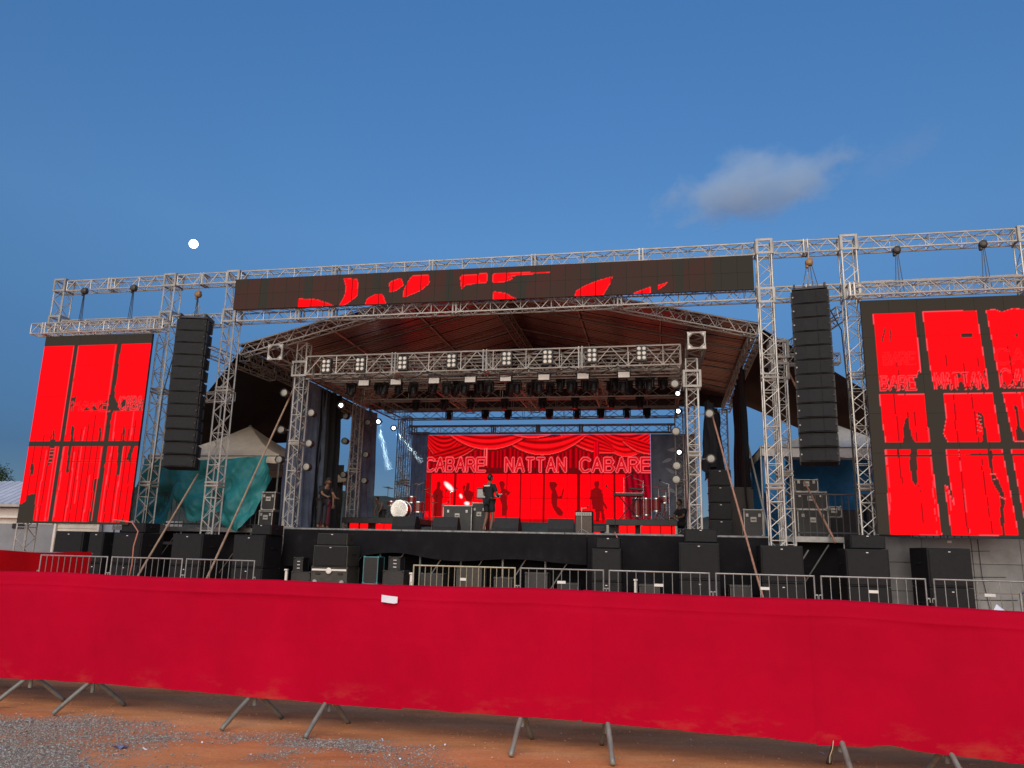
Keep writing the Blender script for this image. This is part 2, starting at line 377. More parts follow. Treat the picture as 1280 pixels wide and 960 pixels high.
beam('upper scaffold beam above the larger red screen', 9.8, 13.58, FV, 9.5)
beam('lower scaffold beam behind the hanging rail of the smaller red screen', -14.05, -10.6, FV, 8.17)
beam('lower scaffold beam passing over the line array next to the smaller red screen', -10.12, -8.45, FV, 8.17)
beam('long lower scaffold beam under the overhead screen', -7.95, 7.18, FV, 8.24, plates=(.13, .2, .45, .76))
beam('lower scaffold beam passing over the line array next to the larger red screen', 7.66, 9.32, FV, 8.22, plates=(.5,))
beam('lower scaffold beam behind the hanging rail of the larger red screen', 9.8, 13.58, FV, 8.25)
beam('thick truss rail hanging the smaller red screen', -14.42, -9.9, -1.25, 7.86, .32, .32, m=ALU, plates=(.1, .9))
beam('thick truss rail hanging the larger red screen', 9.3, 13.9, -1.25, 7.98, .30, .30, plates=(.02,))
# braces going back from the outer towers
truss('short brace truss running back beside the line array next to the larger red screen', (9.4, -.2, 7.9), (7.95, 3.2, 7.4), .3)
truss('short brace truss running back beside the line array next to the smaller red screen', (-10.1, -.2, 7.7), (-8.7, 3.2, 7.3), .3)
truss('thin horizontal truss linking towers behind the line array by the smaller screen', (-10.1, .3, 5.95), (-8.4, .3, 6.0), .26)
truss('thin horizontal truss linking towers behind the line array by the larger screen', (8.0, .3, 6.75), (9.35, .3, 6.75), .26)
# ---- ground-support grid over the stage
gs = [(-6.5, 1.0, 7.8, 'front lattice tower on stage beside the folded sails and tarp'), (5.5, 1.0, 7.0, 'front lattice tower on stage beside the percussion'),
      (-6.6, 6.0, 7.1, 'middle lattice tower on stage between the blue-grey drapes'), (5.62, 6.0, 7.0, 'middle lattice tower on stage with round lamps by the percussion'),
      (-6.1, 10.3, 7.1, 'rear lattice tower beside the red backdrop screen and drums'), (5.35, 10.4, 7.1, 'rear lattice tower in front of the grey butterfly banner'),
      (-6.75, 11.6, 7.2, 'rearmost lattice tower standing outside the drum corner'), (7.15, 11.2, 7.4, 'pale lattice tower standing in the open gap behind the percussion')]
for u, v, top, lab in gs:
    t = truss(lab, (u, v, 2.03 if abs(u) < 7 else 0), (u, v, top), .32, name='truss_tower', plates=(.45,))
    MB().box((0, 0, .02), (.55, .55, .04)).build('base_plate', STEEL, t)
    if v < 2: sleeve(t, (0, 0, (6.95 if u < 0 else 6.4)-2.03), .5)
HD = truss('deep front lighting truss across the stage mouth', (-6.25, 1.0, 7.03), (5.2, 1.0, 7.10), .55, .58, rc=.026, rb=.015, bay=.5, plates=(.25, .5, .75), rung=2)
truss('finer inner lighting truss close behind the front lighting truss', (-6.2, 1.85, 7.08), (5.2, 1.85, 7.12), .42, .5, bay=.45)
for u0, u1, lab in ((-7.0, -6.55, 'side lighting truss running back above the blue-grey drapes'), (5.62, 5.45, 'side lighting truss running back above the percussion')):
    t = truss(lab, (u0, .1, 7.32), (u1, 10.6, 7.25), .46, m=ALU_D, rc=.03, bay=.5)
    mb = MB()                                   # octagonal open end casting
    for r_, y_ in ((.24, -.02),):
        for i in range(8):
            a0, a1 = R_(22.5+45*i), R_(67.5+45*i)
            mb.cyl((math.cos(a0)*r_, y_, math.sin(a0)*r_), (math.cos(a1)*r_, y_, math.sin(a1)*r_), .026, n=6)
    for sx in (-1, 1):
        for sz in (-1, 1): mb.prism([(sx*.24, sz*.24), (sx*.24, sz*.10), (sx*.10, sz*.24)], -.03, .03)
        mb.box((sx*.225, 0, 0), (.04, .06, .49)); mb.box((0, 0, sx*.225), (.41, .06, .04))
    mb.build('end_frame', ALU, t)
for v, z, m_, lab in ((3.6, 7.2, ALU, 'lighting truss hung crosswise, next behind the front lighting truss'), (6.2, 7.2, ALU, 'lighting truss hung crosswise over the middle of the stage'),
                   (8.4, 7.2, ALU_D, 'lighting truss hung crosswise, last before the backdrop screen'), (10.9, 7.3, ALU_D, 'rear roof truss above the backdrop screen')):
    truss(lab, (-6.4, v, z), (5.3, v, z), .42, m=m_, rc=.026, bay=.6)
truss('dark truss rail the backdrop screen hangs from', (-6.0, 10.35, 6.52), (5.2, 10.35, 6.52), .3, .32, m=ALU_D, bay=.45, plates=(.02, .33, .5, .66, .98))
for u, lab in ((-3.4, 'lengthwise lighting truss under the roof on the drum side'), (-.55, 'lengthwise lighting truss under the roof ridge'), (2.4, 'lengthwise lighting truss under the roof on the percussion side')):
    truss(lab, (u, 2.2, 7.45), (u, 10.6, 7.45), .36, bay=.42)
truss('extra thin lighting truss slung between the strobes and the second row of moving heads', (-6.2, 2.75, 7.05), (5.2, 2.75, 7.05), .3, m=ALU, bay=.4)
# ---- gable roof of ribbed metal sheets
AP = (-.5, 9.55); EL, ER = (-8.4, 7.55), (7.3, 7.72); V0, V1 = .55, 11.6
truss('gable rafter truss rising from the folded black sail side', (EL[0], V0, EL[1]-.05), (AP[0]-.1, V0, AP[1]-.05), .32)
truss('gable rafter truss falling towards the flight case side', (AP[0]+.1, V0, AP[1]-.05), (ER[0], V0, ER[1]-.05), .32)
truss('roof eave truss running back above the black sail by the teal tarp', (EL[0], V0+.2, EL[1]-.15), (EL[0], V1, EL[1]-.3), .32, m=ALU_D)
truss('roof eave truss running back above the dark sail by the flight cases', (ER[0], V0+.2, ER[1]-.1), (ER[0], V1, ER[1]-.2), .32)
truss('ridge truss running back under the roof peak', (AP[0], V0+.25, AP[1]-.25), (AP[0], V1, AP[1]-.25), .3, m=ALU_D)
ROOF = mat('ribbed_roof_metal', (.22, .11, .12), .26, .88, .03, 1.4, bump=.06, bscale=6, stain=((.14, .07, .08), 1.2, .5, .5))
rt = struct(bpy.data.objects.new('stage_roof', None)); COL.objects.link(rt); rt.location = S(0, 0, 0); rt.rotation_euler = (0, 0, -TH)
del rt['kind']; tag(rt, 'gabled ribbed metal roof over the stage', 'roof')
ns = 11
for (e, lab) in ((EL, 'l'), (ER, 'r')):
    for i in range(ns):                          # one sheet per strip along the depth; ribs run down the slope
        va, vb = V0 + (V1-V0)*i/ns, V0 + (V1-V0)*(i+1)/ns; nr = 5; mb = MB(); pts = []
        for k in range(nr):
            for q, hh in ((0, 0), (.62, 0), (.72, .035), (.90, .035)): pts.append((va + (vb-va)*(k+q)/nr, hh))
        pts.append((vb+.09, 0)); dz = .003 if i % 2 else 0.; vs = []
        for y, hh in pts:
            for s_ in np.linspace(0, 1, 6):
                vs.append((AP[0] + (e[0]*1.02-AP[0])*s_, y, AP[1] + (e[1]-AP[1])*s_ + .18 + hh + dz - .05*math.sin(s_*math.pi)))
        n6 = 6; mb.add(vs, [(j*n6+i2, j*n6+i2+1, (j+1)*n6+i2+1, (j+1)*n6+i2) for j in range(len(pts)-1) for i2 in range(5)])
        mb.build('roof_sheet', ROOF, rt)
for s_ in (.33, .66):
    for e in (EL, ER):
        x = AP[0] + (e[0]-AP[0])*s_; z = AP[1] + (e[1]-AP[1])*s_ + .12
        MB().cyl((x, V0, z-.02), (x, V1, z-.02), .022, n=6).build('purlin', ALU, rt)
for v in (3.2, 6., 9.):
    for e in (EL, ER): MB().cyl((AP[0], v, AP[1]+.06), (e[0], v, e[1]+.08), .03, n=6).build('rafter', ALU_D, rt)

# dark sheet added across the rear gable so the roof reads dark behind
GAB = mat('gable_blackout_cloth', (.05, .028, .026), .8, 0, .3, 2.)
gb = MB().grid(lambda a, b: ((EL[0] + (ER[0]-EL[0])*a), V1 + .05*math.sin(a*40), (AP[1]+.24 - (AP[1]-(EL[1] if a < .503 else ER[1]))*abs(a-.503)/.5)*(1-b) + (7.62+.05*math.sin(a*23)+.06*fbm((a*14, 0, 0)))*b), 80, 6)
gb.build('gable_blackout', GAB, rt, True)
# ================================================================ LED SCREENS
def led_mat():
    m = bpy.data.materials.new('led_face'); m.use_nodes = True; nt = m.node_tree; p = nt.nodes['Principled BSDF']
    p.inputs['Base Color'].default_value = (.004, .0038, .0035, 1); p.inputs['Roughness'].default_value = .6; p.inputs['Specular IOR Level'].default_value = .02
    at = nt.nodes.new('ShaderNodeAttribute'); at.attribute_name = 'led'
    nt.links.new(at.outputs['Color'], p.inputs['Emission Color']); p.inputs['Emission Strength'].default_value = 1.25/2**EXPO
    return m
OFF = np.array((.030, .026, .020))
LED = led_mat(); LEDBACK = mat('led_cabinet', (.03, .03, .032), .5)
def screen(name, label, u0, u1, z0, z1, v, nc, nr, colf, res, yaw=0.):
    t = thing(name, label, 'screen', (u0, v, z0), yaw); W, H = u1-u0, z1-z0
    pw, ph = W/nc, H/nr; n, k = max(2, round(pw/res)), max(2, round(ph/res)); gap = .004
    for c in range(nc):
        for r in range(nr):
            xs = np.linspace(c*pw+gap/2, (c+1)*pw-gap/2, n+1); zs = np.linspace(r*ph+gap/2, (r+1)*ph-gap/2, k+1)
            X, Z = np.meshgrid(xs, zs); y = random.uniform(-.002, .002)
            vs = [(a, y, b) for a, b in zip(X.ravel(), Z.ravel())]
            fs = [(j*(n+1)+i, j*(n+1)+i+1, (j+1)*(n+1)+i+1, (j+1)*(n+1)+i) for j in range(k) for i in range(n)]
            nv = len(vs); a0, a1, b0, b1 = xs[0], xs[-1], zs[0], zs[-1]
            vs += [(a0, y, b0), (a1, y, b0), (a1, y, b1), (a0, y, b1), (a0, y+.07, b0), (a1, y+.07, b0), (a1, y+.07, b1), (a0, y+.07, b1)]
            fs += [tuple(nv+i for i in f) for f in ((0, 4, 5, 1), (1, 5, 6, 2), (2, 6, 7, 3), (3, 7, 4, 0), (4, 7, 6, 5))]
            me = bpy.data.meshes.new('led_panel'); me.from_pydata(vs, [], fs); me.materials.append(LED); me.materials.append(LEDBACK)
            for f in me.polygons[-5:]: f.material_index = 1
            col = np.zeros((len(vs), 4), dtype=np.float32); col[:, 3] = 1
            col[:nv, :3] = OFF*1.05*(1-np.clip(colf(X.ravel()/W, 1-Z.ravel()/H)[:, :1]*9, 0, 1)) + colf(X.ravel()/W, 1-Z.ravel()/H)*random.uniform(.95, 1.05)
            me.color_attributes.new('led', 'FLOAT_COLOR', 'POINT').data.foreach_set('color', col.ravel())
            link('led_panel', me, t)
    MB().box((W/2, .082, H/2), (W-.01, .012, H-.01)).build('rear_cover', LEDBACK, t)
    MB().box((W/2, .12, H*.5), (W*.96, .06, .05)).box((W*.1, .12, H/2), (.05, .06, H*.98)).box((W*.9, .12, H/2), (.05, .06, H*.98)).build('rear_frame', LEDBACK, t)
    return t
def inp(X, Y, pts):
    r = np.zeros(X.shape, bool); n = len(pts)
    for i in range(n):
        x0, y0 = pts[i]; x1, y1 = pts[(i+1) % n]
        c = (y0 > Y) != (y1 > Y)
        with np.errstate(divide='ignore', invalid='ignore'): r ^= c & (X < (x1-x0)*(Y-y0)/(y1-y0+1e-12) + x0)
    return r
def segd(X, Y, x0, y0, x1, y1):
    dx, dy = x1-x0, y1-y0; t = np.clip(((X-x0)*dx + (Y-y0)*dy)/(dx*dx+dy*dy+1e-12), 0, 1)
    return np.hypot(X-x0-t*dx, Y-y0-t*dy)
GL = {'C': [[(1, .12), (.7, 0), (.3, 0), (0, .25), (0, .75), (.3, 1), (.7, 1), (1, .88)]], 'A': [[(0, 1), (.5, 0), (1, 1)], [(.2, .65), (.8, .65)]],
      'B': [[(0, 0), (0, 1), (.7, 1), (1, .77), (.7, .5), (0, .5)], [(.7, .5), (.9, .25), (.7, 0), (0, 0)]], 'R': [[(0, 1), (0, 0), (.7, 0), (1, .27), (.7, .52), (0, .52)], [(.5, .52), (1, 1)]],
      'E': [[(1, 0), (0, 0), (0, 1), (1, 1)], [(0, .5), (.8, .5)]], 'N': [[(0, 1), (0, 0), (1, 1), (1, 0)]], 'T': [[(.5, .0), (.5, 1)], [(.1, 0), (.9, 0)]], ' ': []}
def textd(X, Y, word, x0, x1, y0, y1, fill=.74):
    d = np.full(X.shape, 9e9); cw = (x1-x0)/len(word)
    for i, ch in enumerate(word):
        a = x0 + i*cw + cw*(1-fill)/2; w = cw*fill
        for st in GL[ch]:
            for (p, q), (r, s) in zip(st[:-1], st[1:]): d = np.minimum(d, segd(X, Y, a+p*w, y0+q*(y1-y0), a+r*w, y0+s*(y1-y0)))
    return d
RED = np.array((1., .0, .004)); PINK = np.array((1., .045, .06)); DRED = np.array((.16, .001, .003))
def vn(x, seed):                                  # cheap 1-D value noise
    x = np.asarray(x) + seed*37.13; i = np.floor(x); f = x-i; f = f*f*(3-2*f)
    h = lambda k: np.modf(np.abs(np.sin(k*127.1+seed*11.7)*43758.5453))[0]
    return h(i)*(1-f) + h(i+1)*f
def bil(s, t, TL, TR, BL, BR):
    return [(TL[k]*(1-s)+TR[k]*s)*(1-t) + (BL[k]*(1-s)+BR[k]*s)*t for k in (0, 1)]

# ---- overhead strip: cropped red letter shapes on a dark field
def strip_col(s, t):
    X, Y = bil(s, t, (296, 352), (941, 316.5), (291.5, 390.5), (942, 360.5))
    c = np.zeros((len(s), 3)); c[:] = (.010, .001, .001)
    tint = .35*vn(s*9, 3) + .65*vn(s*23+t*2, 5); c += np.outer(np.clip(tint-.35, 0, 1), (.05, .004, .004))
    for b in (.055, .148, .29, .435, .575, .71, .862): c[(np.abs(s-b-.01) < .008)] = (.0, .0, .0)
    c[s > .93] *= .1
    A = lambda p: [(280+x/3.765, 320+y/3.765) for x, y in p]; B = lambda p: [(620+x/3.765, 300+y/3.765) for x, y in p]
    for p in (A([(385, 210), (480, 212), (545, 232), (585, 250), (600, 235), (625, 190), (632, 150), (620, 108), (690, 113), (690, 190), (645, 225), (590, 252), (385, 257)]),
              A([(725, 238), (735, 208), (775, 185), (812, 184), (830, 228), (800, 240)]), A([(848, 125), (905, 105), (917, 140), (880, 165), (848, 175)]),
              A([(960, 93), (1041, 88), (1041, 130), (1000, 165), (915, 200), (918, 165), (940, 120)]), A([(1190, 90), (1282, 85), (1282, 128), (1215, 135), (1197, 160)]),
              B([(0, 155), (38, 155), (35, 200), (0, 202)]), B([(65, 155), (190, 150), (340, 147), (200, 160), (130, 170), (160, 178), (120, 195), (65, 200)]),
              B([(65, 243), (120, 250), (190, 287), (65, 292)]), B([(438, 270), (445, 240), (480, 215), (550, 185), (608, 168), (600, 195), (562, 262)]),
              B([(690, 252), (773, 217), (773, 250)]), B([(805, 210), (852, 194), (805, 232)])):
        p = [q for i in range(len(p)) for q in ((p[i][0]*.9+p[(i+1) % len(p)][0]*.1, p[i][1]*.9+p[(i+1) % len(p)][1]*.1), (p[i][0]*.1+p[(i+1) % len(p)][0]*.9, p[i][1]*.1+p[(i+1) % len(p)][1]*.9))]
        m = inp(X, Y, p); c[m] = RED
        e = np.full(X.shape, 9.)
        for i in range(len(p)): e = np.minimum(e, segd(X, Y, *p[i], *p[(i+1) % len(p)]))
        c[(e < .3)] = (1, .03, .03)
    c[np.abs(((s*36) % 1) - .5) > .48] *= .25
    return c
screen('overhead_screen', 'long dark overhead screen with cropped red letter shapes', -8.0, 7.1, 8.42, 9.38, -.85, 36, 2, strip_col, .028)

def hair(c, X, Y, x0, y0, x1, y1, w, col, wob=0, seed=1):
    xx = x0 + (x1-x0)*(Y-y0)/(y1-y0) + wob*(vn(Y*.12, seed)-.5)*2
    m = (np.abs(X-xx) < w) & (Y > min(y0, y1)) & (Y < max(y0, y1)); c[m] = col
# ---- smaller side screen
def left_col(s, t):
    X, Y = bil(s, t, (62, 424), (197, 419), (35, 655), (170, 655)); c = np.zeros((len(s), 3)); c[:] = RED
    c *= (1 - .10*vn(s*60, 2)*(t > .3))[:, None]
    P = lambda p: [(30+x/7.111, 410+y/7.111) for x, y in p]; Q = lambda p: [(20+x/7.111, 530+y/7.111) for x, y in p]
    j = (vn(t*22, 4)-.5)*.004
    for k in (.06, .13, .20, .42, .47, .53, .58, .64, .78, .84, .90, .95):
        hair2 = (np.abs(s - k - .006*(vn(t*9, k*50)-.5)) < .0035) & (t > .42 + .3*(k*7 % .5)); c[hair2] = DRED
    for k, a, b in ((.17, .62, 1), (.255, .60, 1), (.335, .6, .97), (.44, .63, 1), (.50, .5, .9), (.60, .75, 1), (.76, .42, 1), (.87, .6, .99), (.92, .42, .57)):
        hl = (np.abs(s - k - .012*(vn(t*7, k*90)-.5)) < .004) & (t > a) & (t < b); c[hl] = PINK
    off = (t < .057) | (t > .987)
    off |= (np.abs(s-.305+j) < .018) | (np.abs(s-.705+j) < .021 + .05*np.exp(-((t-.385)/.03)**2))
    off |= ((t > .398) & (t < .418) & (s > .68)) | ((t > .576) & (t < .600)) | ((np.abs(t-.681) < .004) & (s > .36))
    for p in (Q([(190, 650), (270, 640), (255, 870), (95, 870), (100, 730), (150, 728), (190, 690)]), Q([(212, 385), (240, 380), (238, 475), (205, 482)]),
              Q([(770, 505), (825, 500), (795, 870), (728, 870), (760, 700)]), Q([(970, 222), (1012, 222), (1005, 330), (985, 470), (960, 470), (968, 330)]),
              Q([(1078, 225), (1110, 225), (1075, 350), (1040, 342)]), Q([(372, 170), (425, 170), (412, 280), (395, 380), (358, 400), (378, 250)]),
              Q([(540, 180), (580, 180), (560, 290), (548, 450), (525, 470), (535, 330)]), Q([(1000, 860), (1020, 835), (1060, 880), (990, 880)]),
              Q([(400, 95), (412, 95), (412, 180), (392, 180)]), Q([(560, 40), (585, 60), (580, 180), (555, 180)]), Q([(805, 60), (825, 70), (818, 180), (800, 180)]), Q([(1015, 40), (1028, 60), (1024, 180), (1005, 180)]),
              P([(480, 650), (525, 645), (500, 770), (470, 770)]), P([(590, 765), (620, 735), (660, 755), (690, 700), (715, 760), (745, 690), (800, 765)]),
              P([(905, 640), (920, 700), (950, 640), (965, 700), (1000, 630), (1010, 700), (1045, 620), (1060, 690), (1110, 660), (1120, 750), (900, 750)])):
        off |= inp(X, Y, p)
    c[off] = (.004, .001, .001)
    d = textd(X, Y, 'CABA', 157, 186, 500, 516, .8); c[(np.abs(d-1.0) < .5) & (t < .42)] = (1, .035, .045)
    d = textd(X, Y, 'BARE', 98, 146, 502, 518, .8); c[(np.abs(d-1.0) < .35) & (t < .43) & (t > .36)] = (1, .012, .018)
    for y in np.arange(565, 592, 4.2):
        hl = (np.abs(Y-y-(X-75)*.0) < .5) & (X > 71) & (X < 79.5); c[hl & off] = (.9, .05, .06)
    edge = (np.abs(s-.282+j) < .003) | (np.abs(s-.328+j) < .003) | (np.abs(s-.675+j) < .003); c[edge & (t > .06) & (t < .985) & ~((t > .57) & (t < .605))] = PINK*.9
    return c
screen('side_screen', 'smaller red screen beside the house with a dark lower corner patch', -14.08, -10.38, 1.98, 7.67, -1.15, 6, 6, left_col, .027)

# ---- larger side screen
def right_col(s, t):
    X, Y = bil(s, t, (1073, 380), (1281.5, 373.5), (1098, 668), (1288, 672)); c = np.zeros((len(s), 3))
    c[:] = (.006, .002, .001)
    A = lambda p: [(1080+x/6.4, 370+y/6.4) for x, y in p]; B = lambda p: [(1080+x/6.4, 520+y/6.4) for x, y in p]
    red = np.zeros(len(s), bool); rag = (vn(X*1.6, 6)-.5)*9
    for p in (A([(58, 175), (385, 163), (412, 470), (425, 665), (410, 640), (398, 680), (365, 690), (390, 790), (115, 800), (100, 640)]),
              A([(447, 158), (862, 150), (905, 640), (915, 790), (520, 790), (490, 600)]), A([(933, 150), (1000, 142), (1050, 165), (1140, 135), (1200, 142), (1290, 135), (1290, 790), (1000, 785), (980, 560)]),
              B([(110, -130), (445, -130), (478, 250), (160, 250), (135, 100)]), B([(585, -132), (940, -137), (975, 250), (603, 250), (575, 180), (600, 60)]), B([(1010, -137), (1290, -142), (1290, 248), (1065, 247)]),
              B([(155, 303), (480, 303), (545, 955), (195, 957)]), B([(590, 303), (980, 303), (1050, 955), (610, 957), (570, 580), (592, 585), (632, 730), (600, 480)]), B([(1040, 305), (1290, 300), (1290, 955), (1105, 957)])):
        m = inp(X, Y, p); red |= m
        e = np.full(X.shape, 9.)
        for i in range(len(p)): e = np.minimum(e, segd(X, Y, *p[i], *p[(i+1) % len(p)]))
        c[m] = RED; c[m & (e < .55)] = (1, .07, .09)
    # folds, hair lines, cropped letters and figures inside the red fields
    for x0, y0, x1, y1, w, k in ((1114, 500, 1120, 558, .5, 0), (1150, 500, 1154, 558, .6, 0), (1119, 568, 1123, 608, .7, 0), (1151, 500, 1160, 667, .5, 1), (1182, 500, 1192, 667, .6, 0), (1203, 500, 1217, 667, .5, 0), (1127, 500, 1134, 558, .35, 0), (1135, 500, 1140, 558, .35, 0),
                                 (1186, 568, 1194, 667, .4, 1), (1142, 610, 1147, 667, .35, 0), (1106, 568, 1111, 640, .5, 1), (1272, 500, 1278, 667, .6, 0), (1258, 500, 1264, 560, .5, 1), (1267, 568, 1270, 667, .6, 1), (1172, 612, 1176, 640, .5, 1), (1176, 450, 1181, 498, .4, 0), (1195, 455, 1199, 500, .4, 0), (1212, 450, 1217, 500, .4, 0), (1247, 440, 1254, 500, .5, 0), (1118, 460, 1124, 500, .4, 0)):
        mm = np.zeros_like(c[:, 0], bool); xx = x0 + (x1-x0)*(Y-y0)/(y1-y0) + (vn(Y*.15, x0)-.5)*1.2
        mm = (np.abs(X-xx) < w) & (Y > y0) & (Y < y1) & red; c[mm] = PINK if k else DRED
    off = np.zeros(len(s), bool)
    for p in (B([(305, 60), (325, 60), (345, 190), (372, 250), (288, 250), (285, 150)]), B([(340, 300), (385, 300), (385, 560), (370, 582), (345, 540), (330, 400)]),
              B([(822, 15), (860, 30), (872, 120), (885, 250), (845, 250), (858, 150), (830, 80)]), B([(880, 305), (912, 318), (905, 480), (940, 540), (970, 640), (975, 720), (960, 760), (962, 950), (945, 950), (935, 850), (945, 660), (900, 560), (885, 430)]),
              B([(1085, -40), (1110, -20), (1112, 130), (1135, 160), (1140, 245), (1088, 245), (1082, 160), (1098, 110)]), B([(1120, 370), (1182, 380), (1185, 520), (1215, 700), (1218, 950), (1195, 950), (1180, 700), (1145, 530)]),
              B([(1230, 160), (1290, 140), (1290, 240), (1225, 245)]), A([(738, 340), (818, 338), (818, 372), (735, 376)]), A([(1128, 350), (1158, 352), (1150, 375), (1140, 362)]), A([(150, 295), (162, 297), (135, 405), (124, 405)]), A([(198, 305), (206, 306), (195, 402), (186, 400)]),
              A([(690, 640), (720, 680), (715, 705), (680, 705)]), A([(735, 660), (755, 690), (750, 705), (730, 705)]), A([(885, 640), (905, 650), (900, 700), (885, 690)]), A([(1000, 640), (1020, 650), (1015, 690), (998, 690)]),
              A([(115, 800), (140, 720), (150, 790), (190, 700), (200, 790), (240, 720), (250, 790), (290, 710), (300, 790), (330, 720), (345, 790)]), A([(540, 790), (560, 730), (600, 790), (640, 720), (670, 790), (720, 725), (760, 790), (800, 730), (830, 790), (870, 730), (890, 790)]),
              A([(1000, 790), (1030, 730), (1050, 780), (1090, 720), (1110, 780), (1150, 690), (1180, 780)])): off |= inp(X, Y, p)
    off |= (np.abs(Y - 574.8 + (X-1180)*.004) < 1.1) & red & (vn(X*.12, 9) > .25)
    c[off & red] = (.03, .001, .001)
    for w_, x0, x1, y0, y1 in (('BARE', 1098, 1141, 478, 494), ('BARE', 1102, 1140, 448, 462), ('NATTAN', 1162, 1222, 474, 493), ('CABA', 1236, 1290, 470, 492), ('CAB', 1232, 1286, 444, 462)):
        d = textd(X, Y, w_, x0, x1, y0, y1, .8); c[(np.abs(d-1.15) < .5)] = (1, .04, .05) if y1 > 480 else (.9, .008, .012)
    for k in range(5):
        y = 1+k*4.6; c[(np.abs(Y-(526+y)-(X-1210)*.4) < .5) & (X > 1207) & (X < 1213)] = (.95, .08, .08)
    for q in ((1258, 604, 1282, 596), (1258, 611, 1282, 602), (1262, 622, 1272, 627), (1219, 598, 1225, 597), (1221, 604, 1226, 603), (1227, 624, 1233, 627)):
        c[segd(X, Y, *q) < .5] = (1, .09, .1)
    return c
screen('side_screen', 'larger red screen above the grey concrete wall with dark border', 9.62, 13.55, 2.08, 7.9, -1.15, 6, 6, right_col, .025)

# ---- backdrop screen: draped curtain picture with neon words and dancer shapes
def back_col(s, t):
    X, Y = 534+279*s, 543+109*t; c = np.zeros((len(s), 3))
    # hanging folds behind
    f = .5+.5*np.sin(X*1.15+1.2*np.sin(X*.31)); base = .16 + .34*f**2; c[:, 0] = base; c[:, 2] = base*.01
    lo = Y > 592
    l = .93 + .07*vn(X*.5, 3); c[lo] = np.stack([l[lo], 0*l[lo], l[lo]*.004], 1)
    for cx, w in ((572, 1.8), (580, .35), (596, .4), (607, .35), (638, .6), (655, 1.1), (668, .35), (684, 1.0), (700, .3), (713, .35), (726.5, 2.1), (741, .35), (756, .4), (770, 1.3), (783, .5), (540, .7), (556, .35), (560, .3)):
        c[lo & (np.abs(X-cx) < w)] = (.17, .001, .002) if w > .6 else (.42, .0, .003)
    c[lo & (np.abs(Y-622.5) < .5)] *= .45
    rc = lo & (X > 783); g_ = .12 + .22*(.5+.5*np.sin(X*.9 - Y*.10)); c[rc] = np.stack([g_[rc], 0*g_[rc], g_[rc]*.03], 1)
    c[lo & (X < 541) & (Y < 640)] *= .35
    # swags: (x0, x1, y at left end, y at right end, sag, thickness)
    def swag(x0, x1, y0, y1, sag, th, nf, br=1., mid=None):
        k = np.clip((X-x0)/(x1-x0), 0, 1); m0 = (X > x0) & (X < x1)
        low = y0 + (y1-y0)*k + sag*(1-(2*k-1)**2); hi_ = low - th*(.18+.82*(1-(2*k-1)**2)**.7)
        q = (Y-hi_)/(low-hi_+1e-6); m = m0 & (q > 0) & (q < 1)
        b = (.52 + .40*np.sin(q*nf*6.28 + 1.0) + .22*q)*br; b = np.clip(b, .12, 1.)
        c[m] = np.stack([b, .004*b+0*b, .008*b], 1)[m]
        e = m0 & (np.abs(Y-low) < .45); c[e] = (1., .05, .05)
        c[m0 & (Y-low > .45) & (Y-low < 3) & (Y < 586)] *= .45
    swag(526, 585, 541, 541, 33, 30, 5.0, .75); swag(535, 606, 575, 552, 10, 16, 3, .62)
    swag(747, 822, 541, 541, 30, 28, 4.5, .9); swag(780, 824, 552, 566, 7, 15, 3.2, .8)
    swag(700, 770, 540, 566, 9, 24, 4.2, .8); swag(632, 735, 548, 545, 22, 21, 2.2, 1.05); swag(563, 668, 543, 540, 20, 19, 2.4, 1.0); swag(640, 700, 541, 540, 6, 6, 1.4, 1.0)
    tl = (np.abs(X-748) < 3.2) & (Y > 552) & (Y < 586); c[tl] = np.stack([.55+.4*np.sin(X*2.2), 0*X, 0*X+.006], 1)[tl]
    for x in (608, 611): c[(np.abs(X-x) < .6) & (Y > 560) & (Y < 582)] = (1, .10, .10)
    band = (Y > 585) & (Y < 592); c[band] = c[band]*.25 + np.array((.05, 0, .001))
    c[(Y > 591) & (Y < 592.6)] = (.1, 0, .001)
    for w_, x0, x1 in (('CABARE', 531.5, 611), ('NATTAN', 634, 712), ('CABARE', 727, 815)):
        d = textd(X, Y, w_, x0, x1, 573.2, 589.3, .72); c[d < 1.5] = (.55, .003, .008); c[np.abs(d-1.6) < .38] = (1., .105, .125)
    D = (.20, .002, .003); K = lambda p: [(520+x/8, 535+y/8) for x, y in p]; M = lambda p: [(660+x/6.4, 535+y/6.4) for x, y in p]
    for p in (K([(225, 545), (255, 540), (268, 570), (258, 610), (280, 630), (300, 700), (285, 720), (292, 890), (200, 890), (205, 730), (180, 700), (195, 640), (225, 610)]),
              K([(535, 550), (560, 548), (568, 590), (560, 625), (610, 650), (590, 740), (540, 740), (500, 660), (525, 620)]), K([(495, 585), (520, 575), (515, 640), (500, 640)]),
              K([(875, 530), (910, 535), (925, 570), (912, 605), (985, 645), (955, 680), (945, 660), (930, 650), (945, 730), (960, 800), (940, 880), (900, 880), (895, 760), (870, 700), (885, 620), (865, 560)]),
              M([(200, 432), (245, 428), (262, 455), (245, 480), (268, 545), (290, 540), (305, 480), (315, 488), (298, 560), (262, 565), (262, 620), (310, 665), (300, 700), (265, 690), (225, 630), (212, 580), (218, 510), (198, 470)]),
              M([(550, 425), (580, 420), (588, 445), (578, 475), (605, 490), (615, 570), (650, 630), (640, 645), (612, 600), (632, 720), (605, 725), (595, 640), (585, 735), (560, 735), (555, 640), (535, 640), (525, 570), (512, 560), (525, 490), (555, 475), (545, 445)])): c[inp(X, Y, p)] = D
